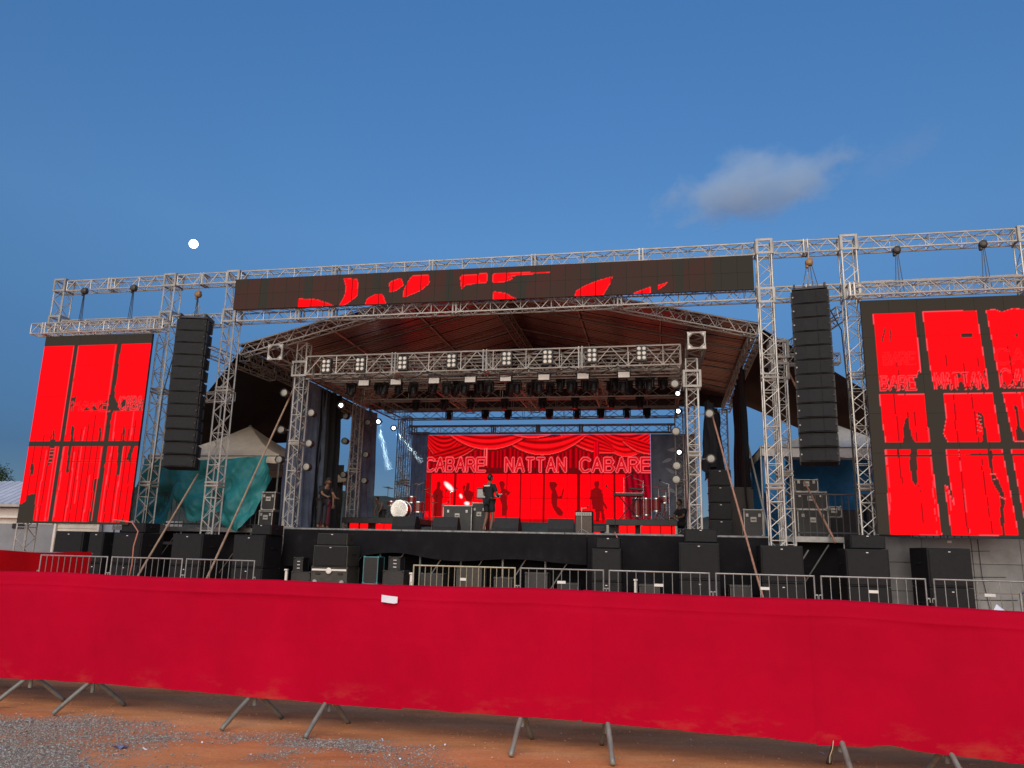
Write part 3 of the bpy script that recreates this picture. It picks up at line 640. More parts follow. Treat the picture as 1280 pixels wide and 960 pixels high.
    def flash_oval(cx, cy, ln, w, a):
        p, q = (X-cx)*math.cos(a)+(Y-cy)*math.sin(a), -(X-cx)*math.sin(a)+(Y-cy)*math.cos(a); return np.clip(1.5-1.5*((p/ln)**2+(q/w)**2), 0, 1)
    o_ = np.maximum(flash_oval(564, 609, 9.5, 3.4, .75), np.maximum(flash_oval(580, 621, 3.5, 2, 1.1), flash_oval(588, 630, 4, 2.6, .2)))[:, None]  # flash of a nearby lamp painted into the screen picture
    c = c*(1-o_) + np.array((1., .8, .78))*o_
    c[Y > 648.5] *= .5
    return c
screen('backdrop_screen', 'wide backdrop screen showing red draped curtains and neon cabaret words', -5.2, 4.2, 2.70, 6.32, 10.5, 18, 7, back_col, .028)
# ================================================================ RIGGING AND SOUND
def line_array(label, u, v, ztop, n, yaw, cw=.86, side=1):
    t = thing('line_array', label, 'loudspeaker', (u, v, ztop), yaw)
    MB().box((0, .1, .06), (cw*.98, .75, .05)).box((-cw*.42, .1, .12), (.05, .8, .10)).box((cw*.42, .1, .12), (.05, .8, .10)).box((0, .25, .14), (.1, .5, .12)).build('bumper_frame', BLACKP, t)
    MB().cyl((0, .1, .15), (0, .1, .62), .012).cyl((-.25, .1, .12), (0, .1, .55), .008).cyl((.25, .1, .12), (0, .1, .55), .008).build('sling', STEEL, t)
    ch = .368; y, z, a = 0., 0., R_(-1)
    for i in range(n):
        a += R_(.35 if i < 7 else 1.3); cy, cz = y + math.sin(a)*ch/2, z - math.cos(a)*ch/2
        M = Matrix.Rotation(-a, 3, 'X')
        def tr(mb): mb.v = [tuple(M @ Vector(p) + Vector((0, cy, cz))) for p in mb.v]; return mb
        mb = MB(); h = ch-.014
        # cabinet: trapezium in side view
        prof = [(-.30, -h/2), (-.30, h/2), (.30, h/2*.80), (.30, -h/2*.80)]
        vs = [(sx*cw/2, p, q) for sx in (-1, 1) for p, q in prof]
        mb.add(vs, [(0, 1, 2, 3), (7, 6, 5, 4), (0, 4, 5, 1), (1, 5, 6, 2), (2, 6, 7, 3), (3, 7, 4, 0)])
        cab = tr(mb).build('cabinet', BLACKCAB, t)
        gr = MB()
        for x0, x1, y0, y1 in ((-cw*.47, -cw*.17, -.312, -.345), (-cw*.17, cw*.17, -.345, -.325), (cw*.17, cw*.47, -.345, -.312)):
            gr.add([(x0, y0, -h*.44), (x1, y1, -h*.44), (x1, y1, h*.44), (x0, y0, h*.44)], [(0, 1, 2, 3)])
        tr(gr).build('grille', GRILLE, cab)
        for s_ in (-1, 1):
            tr(MB().box((s_*(cw/2+.012), -.2, 0), (.03, .07, h*.92))).build('rigging_bracket', BLACKP, cab)
            tr(MB().box((s_*(cw/2+.012), .2, 0), (.03, .06, h*.8))).build('rigging_bracket', BLACKP, cab)
            tr(MB().cyl((s_*(cw/2-.02), -.335, .0), (s_*(cw/2-.02), -.305, .0), .020, n=8)).build('locking_pin', LENS if side > 0 and s_ < 0 else BLACKP, cab)
        y, z = y + math.sin(a)*ch, z - math.cos(a)*ch
    return t
line_array('tall black line array hung beside the smaller red screen', -9.02, -1.1, 8.0, 12, R_(14), side=-1)
line_array('tall black line array hung beside the larger red screen', 8.42, -1.1, 8.16, 12, R_(-9), side=1)
HO = mat('hoist_body', (.05, .045, .04), .45, .3); HB = mat('hoist_brown', (.30, .17, .07), .5, .2)
def hoist(label, u, v, ztop, zbot, m, spread, group=None, n=3):
    dz_ = -.14 if m is HO else -.42
    t = thing('chain_hoist', label, 'hoist', (u, v, ztop), 0, group)
    MB().cyl((0, 0, 0), (0, 0, dz_+.1), .018).tube([(0, 0, dz_+.14), (.04, 0, dz_+.1), (.0, 0, dz_+.05), (-.04, 0, dz_+.09)], .016).build('hook', STEEL, t)
    MB().lathe([(.05, -.09), (.09, -.07), (.105, 0), (.09, .07), (.05, .09)], (0, 0, dz_), 12, (0, 1, 0)).box((.02, 0, dz_+.01), (.13, .13, .2), .02).box((-.05, .02, dz_-.09), (.08, .1, .12), .02).build('body', m, t)
    for i in range(n):
        x = (i-(n-1)/2)*spread
        MB().cyl((x*.3, 0, dz_-.08), (x, 0, zbot-ztop), .010, n=5).build('chain', HO, t)
    return t
hoist('black chain hoist above the smaller red screen, next to the outer tower', -13.3, -.75, 9.40, 8.15, HO, .06)
hoist('black chain hoist above the smaller red screen, next to the line array', -11.55, -.75, 9.42, 8.15, HO, .07)
hoist('brown chain hoist lifting the line array by the smaller red screen', -9.18, -.9, 9.35, 8.2, HB, .05)
hoist('brown chain hoist lifting the line array by the larger red screen', 8.5, -.9, 9.5, 8.3, HB, .14, n=4)
hoist('black chain hoist above the larger red screen, next to the line array', 10.7, -.75, 9.5, 8.2, HO, .10)
hoist('black chain hoist above the larger red screen, next to the outer tower', 12.75, -.75, 9.55, 8.2, HO, .10)
# ---- subwoofers standing on the ground before the stage
LOGO = mat('pale_badge', (.6, .6, .58), .4)
def sub(label, u, v, w, z0, h, d=.85, yaw=0., group=None, m=BLACKCAB):
    t = thing('subwoofer', label, 'loudspeaker', (u, v, z0), yaw, group)
    MB().box((0, d/2, h/2), (w, d, h-.008), .012).build('cabinet', m, t)
    MB().box((0, -.012, h/2), (w*.94, .03, h*.9), .01).build('grille', GRILLE, t)
    MB().box((0, -.032, h*.90), (.05, .008, .02)).build('badge', LOGO, t)
    for s_ in (-1, 1): MB().tube([(s_*(w/2+.004), d*.35, h*.6), (s_*(w/2+.03), d*.38, h*.6), (s_*(w/2+.03), d*.6, h*.6), (s_*(w/2+.004), d*.63, h*.6)], .012).build('handle', BLACKP, t)
    return t
stacks = [(-12.2, 1.02, .89, 0, 'by the white building'), (-11.3, .5, .89, 0, 'narrow, by the white building'), (-10.3, 1.0, .885, 1, 'between the smaller screen and the teal tarp'), (-8.42, 1.02, .89, 0, 'under the teal tarp'),
          (-6.55, 1.0, .89, 2, 'at the stage corner near the teal tarp'), (5.46, .97, .905, 1, 'under the percussion tower'),
          (7.4, .98, .89, 0, 'under the overhead screen tower by the flight cases'), (9.32, .96, .87, 1, 'beside the larger red screen'), (11.1, 1.0, .9, 0, 'against the grey concrete wall')]
for u, w, h, topbox, where in stacks:
    yaw = R_(9 if u > 10 else (-6 if u < -5 else 0))
    sub('black subwoofer ' + where + ', lower of its stack', u, -1.2, w, 0, h, yaw=yaw)
    sub('black subwoofer ' + where + ', upper of its stack', u, -1.2, w, h, h, yaw=yaw)
    if topbox: sub('low black front-fill speaker lying on the subwoofers ' + where, u + (.06 if topbox == 1 else .28), -1.1, w*(.82 if topbox == 1 else .62), 2*h, .33 if u > 0 else .28, .6, yaw=yaw)
OLIVE = mat('dull_olive_cabinet', (.045, .043, .034), .6, 0, .2, 5., stain=((.08, .07, .05), 4., .6, .5))
sub('grey-olive speaker cabinet in the middle of the stack before the stage skirt', -4.15, -1.2, .98, .98, .56, m=OLIVE)
sub('small grey-olive speaker on top of the stack before the stage skirt', -4.15, -1.15, .86, 1.54, .32, .5, m=OLIVE)
sub('black speaker cabinet before the stage skirt near the orange cable', 3.2, -1.2, .74, .80, .82)
sub('black speaker cabinet at the base of the stack near the orange cable', 3.2, -1.2, .74, 0, .80)
sub('small black front-fill speaker topping the stack near the orange cable', 3.24, -1.15, .6, 1.62, .27, .5)
# ================================================================ STAGE
ZS = 2.03
DECK = mat('black_stage_deck', (.03, .028, .027), .45, 0, .2, 3.)
stg = thing('stage_platform', 'raised black stage platform with hanging black skirt', 'stage', (0, 0, 0))
for i in range(7):
    for k in range(6):
        u0, u1 = -6.9 + 14.2*i/7, -6.9 + 14.2*(i+1)/7; v0, v1 = .02 + 11.8*k/6, .02 + 11.8*(k+1)/6
        MB().box(((u0+u1)/2, (v0+v1)/2, ZS-.06), (u1-u0-.008, v1-v0-.008, .12), .006).build('deck_panel', DECK, stg)
EDGE = mat('worn_edge_strip', (.20, .20, .20), .5, .3, .3, 6.)
for a, b in ((-6.9, -2.6), (-2.6, 2.0), (2.0, 7.3)): MB().box(((a+b)/2, -.004, ZS-.03), (b-a-.01, .04, .05), .008).build('edge_strip', EDGE, stg)
def cloth(u0, u1, ztop, zb, amp=.03, fr=2.2, seed=0, v=0., n=None, m_=14, sag=0.):
    mb = MB(); n = n or int((u1-u0)*16)
    def fn(s, t):
        u = u0 + (u1-u0)*s; z1 = zb(u) if callable(zb) else zb; z = ztop + (z1-ztop)*t
        d = amp*(.25+.75*t)*(math.sin(u*fr*6.28/2 + 2.*fbm((u*.8, seed, 0))) + .8*fbm((u*1.7, z*.9, seed)))
        return (u, v + d, z - sag*math.sin(s*math.pi)*(1-t))
    return mb.grid(fn, n, m_)
def skb(u): return 1.24 + .05*math.sin(u*1.7+.4) + .1*math.exp(-((u+2.6)/1.0)**2)
cloth(-4.3, 2.6, ZS-.06, skb, .055, 1.1, 1).build('skirt', BLACKCLOTH, stg, True, (0, -.05, 0))
cloth(-6.9, -4.32, ZS-.06, lambda u: .95, .05, .8, 5).build('skirt', BLACKCLOTH, stg, True, (0, -.05, 0))
cloth(2.62, 7.3, ZS-.06, lambda u: .45 + .1*math.sin(u*2), .055, 1.0, 9).build('skirt', BLACKCLOTH, stg, True, (0, -.05, 0))
cloth(-6.9, 7.3, ZS-.15, .02, .05, .9, 12, n=120).build('understage_blackout', BLACKCLOTH, stg, True, (0, .95, 0))  # black cloth added behind the skirt to keep the understage dark
for u in np.arange(-6.8, 7.4, 1.18):
    lg = MB().cyl((u, .2, 0), (u, .2, ZS-.12), .028).cyl((u, .2, .3), (u+.9, .2, 1.7), .018, n=5); lg.build('leg', STEEL, stg)
# cables hanging over the edge
ORC = mat('orange_cable', (.42, .16, .11), .6); GRC = mat('grey_cable', (.30, .24, .18), .6)
def cable(label, pts, m, r=.016):
    mb = MB().tube(pts, r, 6); return tag(mb.build('cable', m, None, True, None), label, 'cable')
def SP(*p): return [tuple(S(*q)) for q in p]
cable('salmon cable hanging down the stage skirt', SP((3.35, -.1, 2.06), (3.42, -.16, 1.9), (3.5, -.2, 1.6), (3.53, -.22, 1.1), (3.52, -.3, .5), (3.6, -.4, .02)), ORC)
cable('tan cable hanging down at the stage corner', SP((-6.2, -.1, 2.3), (-6.08, -.2, 2.15), (-6.04, -.25, 1.6), (-6.08, -.28, .9), (-6.1, -.35, .02)), GRC, .02)
cable('pink cable bundle hanging beside the smaller red screen', SP((-10.6, -1.5, 2.1), (-10.0, -1.5, 2.05), (-9.78, -1.5, 1.8), (-9.86, -1.5, 1.4), (-9.84, -1.5, .9), (-9.9, -1.55, .02)), ORC, .02)

# ---------------- flight cases
CASEB = mat('case_black', (.012, .0125, .013), .55, 0, .2, 8.)
CASEG = mat('case_grey', (.028, .028, .026), .6, 0, .2, 5.)
TEALM = mat('teal_metal', (.06, .22, .24), .5, .3)
CEDGE = mat('case_edging', (.34, .33, .30), .45, .5, .2, 6.)
def case(label, u, v, z, w, d, h, body=CASEB, edge=CEDGE, yaw=0., latch=True, group=None, name='flight_case'):
    t = thing(name, label, 'case', (u, v, z), yaw, group); e = .022
    MB().box((0, 0, h/2), (w-.02, d-.02, h-.02)).build('body', body, t)
    mb = MB()
    for sx in (-1, 1):
        for sy in (-1, 1): mb.box((sx*(w/2-e/2), sy*(d/2-e/2), h/2), (e, e, h))
        for sz in (0, 1): mb.box((sx*(w/2-e/2), 0, e/2 + sz*(h-e)), (e, d-2*e, e))
    for sy in (-1, 1):
        for sz in (0, 1): mb.box((0, sy*(d/2-e/2), e/2 + sz*(h-e)), (w-2*e, e, e))
    mb.build('edging', edge, t)
    for sx in (-1, 1):
        for sz in (0, 1): MB().ball((sx*(w/2-.02), -d/2+.02, .02+sz*(h-.04)), .042, 8, 6).build('corner', edge, t)
    if latch:
        MB().box((0, -d/2-.006, h*.62), (.16, .02, .14), .006).build('handle_dish', edge, t)
        MB().tube([(-.05, -d/2-.02, h*.62), (-.04, -d/2-.045, h*.62), (.04, -d/2-.045, h*.62), (.05, -d/2-.02, h*.62)], .01).build('handle', BLACKP, t)
        for sx in (-1, 1): MB().box((sx*w*.32, -d/2-.004, h*.78), (.07, .014, .09), .004).build('latch', edge, t)
    return t
# before / under the stage
c0 = case('grey-olive road case with pale bar at the base of the speaker stack', -4.15, -.78, 0, 1.02, .85, .97, OLIVE, OLIVE, latch=False)
MB().box((0, -.44, .9), (.98, .02, .05), .004).build('pale_bar', WHITEP, c0); MB().lathe([(.08, 0), (.08, .02), (.05, .03)], (0, -.45, .88), 12, (0, -1, 0)).build('round_latch', WHITEP, c0)
for sx in (-1, 1):
    MB().box((sx*.32, -.43, .80), (.15, .02, .05), .01).build('hand_slot', BLACKP, c0); MB().lathe([(.05, 0), (.07, .03), (.04, .06)], (sx*.38, -.44, .58), 10, (0, -1, 0)).build('wheel', ALU, c0)
case('narrow black case with teal edging under the stage skirt', -3.15, -.55, .55, .42, .5, .72, CASEB, TEALM, latch=False)
case('low teal box at the foot of the teal-edged case', -3.15, -.55, .0, .42, .5, .53, TEALM, STEEL, latch=False)
case('grey box standing under the stage skirt by the barrier', -2.5, -.5, 0, .58, .6, .92, CASEG, CASEG, latch=False)
r1 = case('small black amplifier standing on the grey box', -2.52, -.5, .92, .33, .4, .36, CASEB, CASEB, latch=False, name='amplifier')
for i in range(3): MB().box((.02, -.21, .09+i*.09), (.09, .01, .02)).build('vent', LOGO, r1)
case('dark grey box on the ground beside the speaker stack', -5.15, -.5, 0, .55, .6, .82, CASEG, CASEG, latch=False)
r1 = case('small black amplifier on the dark grey box beside the speaker stack', -5.3, -.5, .82, .28, .4, .38, CASEB, CASEB, latch=False, name='amplifier')
for i in range(3): MB().box((.02, -.21, .09+i*.09), (.08, .01, .02)).build('vent', LOGO, r1)
for i, (u, w, h, b) in enumerate(((-1.65, .62, .85, CASEG), (-.6, .7, 1.05, OLIVE), (.35, .5, .8, CASEB), (1.25, .6, .95, CASEG), (2.1, .55, .7, CASEB), (4.25, .5, .75, CASEG), (6.45, .5, .8, CASEB))):
    case(('grey box', 'tall olive road case with twin lids', 'low black road case', 'wide grey road case', 'small black road case', 'grey road case', 'black road case')[i] + ' under the stage, ' +
         ('next to the small amplifier', 'behind the first barrier panel', 'by a stage leg', 'by the barrier clasp', 'beside the speaker with the orange cable', 'between the orange cable and the percussion tower', 'below the leaning pole')[i], u, .25 if u < 4 else -.5, 0, w, .6, h, b, mat('dark_edging', (.06, .06, .058), .5), latch=False)
for u, lab in ((-2.02, 'pale upright post beside the grey box under the stage'), (-5.62, 'pale upright post beside the dark grey box under the stage'), (3.9, 'short white post behind the barrier near the orange cable')):
    mb = MB().box((0, 0, .42), (.07, .07, .84), .01).box((0, -.02, .86), (.09, .09, .04)).box((0, 0, .012), (.22, .22, .024)); single('post', mb, WHITEP, lab, 'post', (u, -.7, 0))
# ---------------- monitors, cases and gear on the deck
def wedge(label, u, v, w, yaw=0.):
    t = thing('stage_monitor', label, 'loudspeaker', (u, v, ZS), yaw)
    prof = [(-.26, 0), (-.30, .10), (-.02, .40), (.16, .40), (.26, .12), (.26, 0)]
    vs = [(sx*w/2, y, z) for sx in (-1, 1) for y, z in prof]; n = 6
    MB().add(vs, [tuple(range(n))[::-1], tuple(range(n, 2*n))] + [(i, (i+1) % n, n+(i+1) % n, n+i) for i in range(n)]).build('cabinet', BLACKCAB, t)
    MB().box((0, -.167, .258), (w*.9, .36, .012), .003, rx=R_(47)).build('grille', GRILLE, t)
    return t
for u, lab, yw in ((-2.8, 'black wedge monitor before the bass drum', 176), (-1.57, 'black wedge monitor before the silver-edged case', 183), (.24, 'black wedge monitor at the feet of the stagehand', 178), (1.78, 'black wedge monitor next to the brown amplifier', 184)):
    wedge(lab, u, 1.0, .72, R_(yw))
case('large silver-edged flight case in the middle of the stage', -1.6, 2.6, ZS, .92, .7, .82, CASEG)
case('tall black rack case beside the stagehand', -.95, 2.7, ZS, .45, .6, .92, CASEB)
# small mixer and screen on the rack
t = thing('monitor_display', 'small grey display standing on the rack case behind the stagehand', 'monitor', (-.88, 2.75, ZS+.93))
MB().box((0, 0, .30), (.5, .05, .34), .01).build('casing', BLACKP, t); MB().box((-.05, -.03, .30), (.34, .008, .26)).build('screen', mat('dim_display', (.30, .31, .29), .3), t)
MB().box((0, .02, .07), (.06, .04, .14)).box((0, 0, .01), (.25, .2, .02)).build('stand', BLACKP, t)
t = thing('guitar_amplifier', 'brown-grey guitar amplifier next to the wedge monitor', 'amplifier', (2.28, 2.6, ZS))
AMPC = mat('amp_cloth', (.10, .075, .06), .8, 0, .2, 30.)
MB().box((0, 0, .36), (.54, .36, .72), .02).build('cabinet', BLACKCAB, t); MB().box((0, -.185, .30), (.48, .02, .5)).build('speaker_cloth', AMPC, t); MB().box((0, -.186, .62), (.48, .02, .1)).build('control_panel', ALU_D, t)
for i in range(6): MB().cyl((-.18+i*.07, -.196, .62), (-.18+i*.07, -.215, .62), .014, n=8).build('knob', BLACKP, t)
def mic_stand(label, u, v, h, z=ZS, boom=None, m=BLACKP):
    t = thing('microphone_stand', label, 'stand', (u, v, z))
    MB().cyl((0, 0, .02), (0, 0, h), .012).build('pole', m, t)
    for a in (0, 120, 240): MB().cyl((0, 0, .16), (.28*math.cos(R_(a)), .28*math.sin(R_(a)), .012), .009).build('leg', m, t)
    b = boom or (.0, -.1, .02)
    MB().cyl((0, 0, h-.03), (b[0], b[1], h+b[2]), .009).build('boom', m, t); MB().ball((b[0], b[1], h+b[2]+.02), (.026, .026, .045), 8, 6).build('microphone', BLACKP, t)
    return t
mic_stand('short pale microphone stand before the brown amplifier', 2.27, 1.9, .78, boom=(.18, 0, .0), m=ALU)
mic_stand('tall microphone stand behind the drum corner', -3.75, 7.2, 1.5, boom=(.4, 0, .15)); mic_stand('microphone stand leaning in before the percussion', 3.1, 4.8, 1.45, boom=(-.3, 0, .2))
# ---------------- risers with lit red fascia
REDGLOW = mat('lit_red_fascia', (.02, .001, .001), .6, spec=.1, emit=(1, .002, .004), estr=.72)
def riser(label, u0, u1, v0, v1, z, panels):
    t = thing('riser', label, 'riser', ((u0+u1)/2, v0, ZS)); w = u1-u0
    MB().box((0, (v1-v0)/2, z-.1), (w, v1-v0, .2), .01).build('deck', mat('riser_grey', (.035, .033, .033), .6), t)
    for sx in (-1, 0, 1): MB().box((sx*(w/2-.05), .06, (z-.2)/2), (.08, .08, z-.2)).build('leg', ALU_D, t)
    for x, pw in panels:
        p = MB().box((x, .02, (z-.2)/2), (pw, .02, z-.22), .003); p.build('red_panel', REDGLOW, t)
    MB().box((0, .5, (z-.2)/2), (w-.05, .02, z-.2)).build('back_panel', BLACKP, t)
    return t
riser('grey riser with lit red front panels under the drums', -6.75, -3.9, 5.5, 8.6, .55, [(-.95, .34), (-.57, .3), (.02, .3), (.37, .36), (.95, .2), (1.2, .18)])
riser('grey riser with lit red front panels under the percussion', 2.75, 5.1, 5.4, 8.5, .62, [(-.62, .26), (-.34, .26), (.12, .3), (.45, .33), (.80, .33), (1.05, .1)])
riser('low lit red step below the backdrop screen', 1.6, 2.74, 6.2, 7.6, .42, [(-.3, .3), (.12, .4)])
# ---------------- drums
DRUMW = mat('drum_head', (.22, .20, .18), .5); DRUMR = mat('drum_shell_red', (.22, .02, .02), .25, 0, .2, 4.); BRASS = mat('cymbal_brass', (.55, .42, .18), .3, .9); CHROME = mat('chrome', (.6, .6, .6), .2, .9)
def drum(label, u, v, z, r, h, axis=(0, 0, 1), shell=DRUMR, legs=True, name='drum', ped=0.):
    t = thing(name, label, 'drum', (u, v, z)); ax = Vector(axis).normalized(); c = Vector((0, 0, ped + (r if abs(ax.z) < .5 else 0)))
    MB().lathe([(r*.985, 0), (r, .01), (r, h-.01), (r*.985, h)], c, 20, ax).build('shell', shell, t, False)
    MB().lathe([(r*.93, 0), (r*.93, .012), (r*.5, .018)], c + ax*(h if ax.z > .5 else h), 20, ax).build('drum_head', DRUMW, t)
    for k in (0, h): MB().lathe([(r*1.03, -.015), (r*1.03, .02), (r*.94, .024)], c + ax*k, 20, ax).build('hoop', CHROME, t)
    if ped:
        for a in (30, 150, 270): MB().cyl((0, 0, ped*.75), (r*.9*math.cos(R_(a)), r*.9*math.sin(R_(a)), 0), .012).build('leg', CHROME, t)
        MB().cyl((0, 0, ped*.3), (0, 0, ped), .016).build('pedestal', CHROME, t)
    else:
        for s_ in (-1, 1): MB().cyl((s_*r*.8, 0, r*.7), (s_*r*1.15, -.1, 0), .012).build('spur', CHROME, t)
    return t
def cymbal(label, u, v, z, h, r, tilt):
    t = thing('cymbal_stand', label, 'cymbal', (u, v, z)); MB().cyl((0, 0, .25), (0, 0, h), .012).build('pole', CHROME, t)
    for a in (0, 120, 240): MB().cyl((0, 0, .3), (.26*math.cos(R_(a)), .26*math.sin(R_(a)), .0), .01).build('leg', CHROME, t)
    MB().lathe([(.02, .02), (.05, .018), (.06, .004), (r, -.02), (r, -.024), (.05, -.004)], (0, 0, h), 20, (math.sin(tilt), -.12, math.cos(tilt))).build('cymbal', BRASS, t); return t
ZD = ZS+.55
drum('white-faced bass drum on the riser', -4.78, 6.4, ZD, .33, .42, (0, -1, 0), name='bass_drum')
drum('small rack tom drum beside the bass drum', -4.5, 6.55, ZD, .15, .22, ped=.6); drum('wide floor tom drum of the drum kit', -4.15, 6.3, ZD, .19, .36, ped=.25); drum('shallow snare drum of the drum kit', -5.3, 6.6, ZD, .17, .14, ped=.5)
for u, v, h, r, tl, lab in ((-5.35, 6.3, 1.15, .22, .2, 'low cymbal on stand next to the bass drum'), (-4.45, 6.9, 1.35, .26, -.2, 'large cymbal on stand behind the rack tom'), (-3.98, 6.5, 1.1, .2, -.35, 'small tilted cymbal on stand by the floor tom')): cymbal(lab, u, v, ZD, h, r, tl)
ZP = ZS+.62
for u, v, r, h, p, lab in ((3.75, 5.9, .16, .6, .12, 'tall red conga drum behind the keyboard'), (4.08, 5.8, .17, .55, .16, 'red conga drum in the middle of the percussion'), (4.42, 5.9, .16, .42, .3, 'short red conga drum at the end of the percussion'), (4.7, 6.3, .2, .22, .6, 'shallow drum raised on a tall stand')): drum(lab, u, v, ZP, r, h, ped=p)
for u, v, h, r, tl, lab in ((3.95, 6.4, 1.25, .24, .15, 'cymbal on stand behind the congas'), (4.5, 6.5, 1.2, .28, -.1, 'wide dark cymbal raised over the percussion'), (4.75, 5.9, 1.05, .2, -.3, 'tilted cymbal on stand at the riser corner')): cymbal(lab, u, v, ZP, h, r, tl)
t = thing('keyboard', 'black keyboard on a folding cross stand', 'keyboard', (3.5, 5.6, ZP))
MB().box((0, 0, .82), (1.05, .32, .1), .015).build('body', BLACKP, t); MB().box((0, -.09, .875), (.95, .13, .012)).build('keys', WHITEP, t)
for s_ in (-1, 1): MB().cyl((-.32*s_, s_*.03, 0), (.32*s_, s_*.03, .77), .02).build('stand_leg', BLACKP, t)
MB().box((.28, .05, 1.02), (.55, .26, .07), .012, ry=R_(4)).build('upper_keyboard', BLACKP, t)
mic_stand('microphone stand with a boom over the congas', 4.0, 5.5, 1.3, ZP, (-.35, 0, .1), CHROME)

# ================================================================ LAMPS
BLIND = mat('blinder_lens', (.62, .60, .52), .2, 0, .1, 8., spec=.8)
def blinder(u, v, z, lab, grp):
    t = thing('blinder_lamp', lab, 'lamp', (u, v, z), 0, grp); t.scale = (.88, .88, .88); MB().box((0, .08, 0), (.36, .14, .52), .01).build('housing', BLACKP, t)
    for i in (-1, 1):
        for k in (-1, 0, 1):
            MB().lathe([(.062, 0), (.066, .015), (.045, .03)], (i*.08, .0, k*.155), 12, (0, -1, 0)).build('lamp', BLIND, t)
    return t
for u in (-5.54, -4.43, -3.07, -1.53, .16, 1.38, 2.68, 4.1): blinder(u, .62, 6.98+(u+5.5)*.016, 'six-lamp blinder fixed on the front lighting truss', 'blinders on the front lighting truss')
for u in (-4.49, -3.44, -2.21, -1.07, .03, 1.2, 2.37, 3.57):
    t = thing('strobe_panel', 'pale rectangular strobe hung under the front lighting truss', 'lamp', (u, 1.15, 6.54+(u+4.5)*.012), 0, 'strobes under the front lighting truss')
    MB().box((0, .05, 0), (.37, .08, .21), .01).build('housing', BLACKP, t); MB().box((0, .004, 0), (.33, .02, .165), .004).build('diffuser', WHITEP, t)
    MB().tube([(-.2, .05, 0), (-.2, .05, .2), (.2, .05, .2), (.2, .05, 0)], .012).cyl((0, .05, .2), (0, .05, .42), .014).build('bracket', BLACKP, t)
def moving_head():
    t = thing('moving_head_lamp', 'x', 'lamp', (0, 0, 0))
    MB().box((0, 0, .22), (.34, .28, .12), .02).build('base', BLACKP, t)
    MB().box((-.17, 0, .02), (.05, .16, .34), .02).box((.17, 0, .02), (.05, .16, .34), .02).box((0, 0, .14), (.36, .16, .05), .01).build('yoke', BLACKP, t)
    h = MB().lathe([(.05, .20), (.12, .17), (.135, .05), (.13, -.08), (.14, -.18), (.125, -.22)], (0, 0, -.06), 14, (0, .25, 1)).build('head', BLACKP, t, True)
    MB().lathe([(.11, -.225), (.10, -.235)], (0, 0, -.06), 14, (0, .25, 1)).build('lens', mat('dark_lens', (.08, .08, .09), .1, 0, spec=1.), h)
    MB().cyl((0, 0, .28), (0, 0, .42), .03).build('clamp', STEEL, t); return t
mh = moving_head(); first = True
for us, v, z, lab, grp in ((((-5.3, -4.2, -3.2, -2.1, -1.5, -.7, .2, .9, 1.9, 2.6, 3.5, 4.3)), 2.2, 6.45, 'dark moving head lamp hung just behind the strobes', 'moving heads behind the strobes'),
                           (((-5.6, -4.6, -3.9, -2.7, -1.9, -1.1, -.1, .7, 1.5, 2.3, 3.2, 4.0, 4.7)), 2.75, 6.62, 'dark moving head lamp on the extra thin lighting truss', 'moving heads on the extra thin truss'),
                           (((-4.7, -3.7, -3.0, -2.2, -1.4, -.3, .4, 1.05, 1.8, 3.05, 3.6, 4.25)), 3.6, 6.68, 'dark moving head lamp in the second hung row', 'moving heads in the second row'),
                           (((-4.4, -3.3, -2.3, -1.0, .4, 1.6, 2.9, 3.9)), 6.2, 6.70, 'dark moving head lamp in the middle hung row', 'moving heads in the middle row'),
                           (((-3.72, -2.23, -1.3, .35, 1.43, 2.35, 3.35, 4.11)), 8.4, 6.72, 'dark moving head lamp in the rear hung row', 'moving heads in the rear row')):
    for u in us:
        o = mh if first else copy_tree(mh); first = False
        place(o, (u, v, z+.10), R_(random.uniform(-40, 40)), lab, grp); o.scale = (.76, .76, .76)
for v, z in ((2.2, 6.92),): MB()
BAT = mat('dark_red_pipe', (.10, .03, .03), .5, .4)
for v, z, lab in ((1.25, 6.78, 'thin hanging pipe under the front lighting truss'), (2.2, 6.86, 'dark hanging pipe carrying the first row of moving heads')):
    t = thing('lighting_pipe', lab, 'pipe', (0, v, z)); MB().cyl((-5.9, 0, 0), (4.9, 0, 0), .025).cyl((-5.9, 0, .25), (4.9, 0, .25), .018).build('pipe', ALU_D if v < 2 else BAT, t)
    for u in np.arange(-5.8, 5, .9): MB().cyl((u, 0, 0), (u, 0, .45), .014).build('hanger', ALU_D, t); MB().cyl((u, 0, 0), (u+.45, 0, .25), .01).build('brace', ALU_D, t)
def par(label, u, v, z, ax=(0, -1, 0), lit=False, grp=None, tower=None):
    t = thing('par_lamp', label, 'lamp', (u, v, z), 0, grp); a = Vector(ax).normalized()
    MB().lathe([(.07, .22), (.115, .18), (.128, .0), (.128, -.03), (.105, -.03), (.10, .0)], (0, 0, 0), 12, -a).build('housing', BLACKP, t)
    MB().lathe([(.098 if not lit else .066, 0), (.097 if not lit else .062, .004), (.04, .008)], a*.012, 12, a).build('lens', LAMPON if lit else LENS, t)
    MB().tube([(-.15, 0, 0), (-.15, .1, .0), (.15, .1, 0), (.15, 0, 0)], .012).build('yoke', BLACKP, t)
    if tower: MB().cyl((0, .1, 0), (tower, .1, 0), .014).build('arm', STEEL, t)
    return t
for u, z in ((-6.98, 6.2), (-6.02, 5.55), (-6.98, 5.03), (-6.02, 4.6), (-6.04, 3.88), (-6.96, 4.1)): par('round lamp with pale lens clamped to the stage tower near the tarp', u, .85, z, grp='lamps on the stage tower near the tarp', tower=.3 if u < -6.5 else -.3)
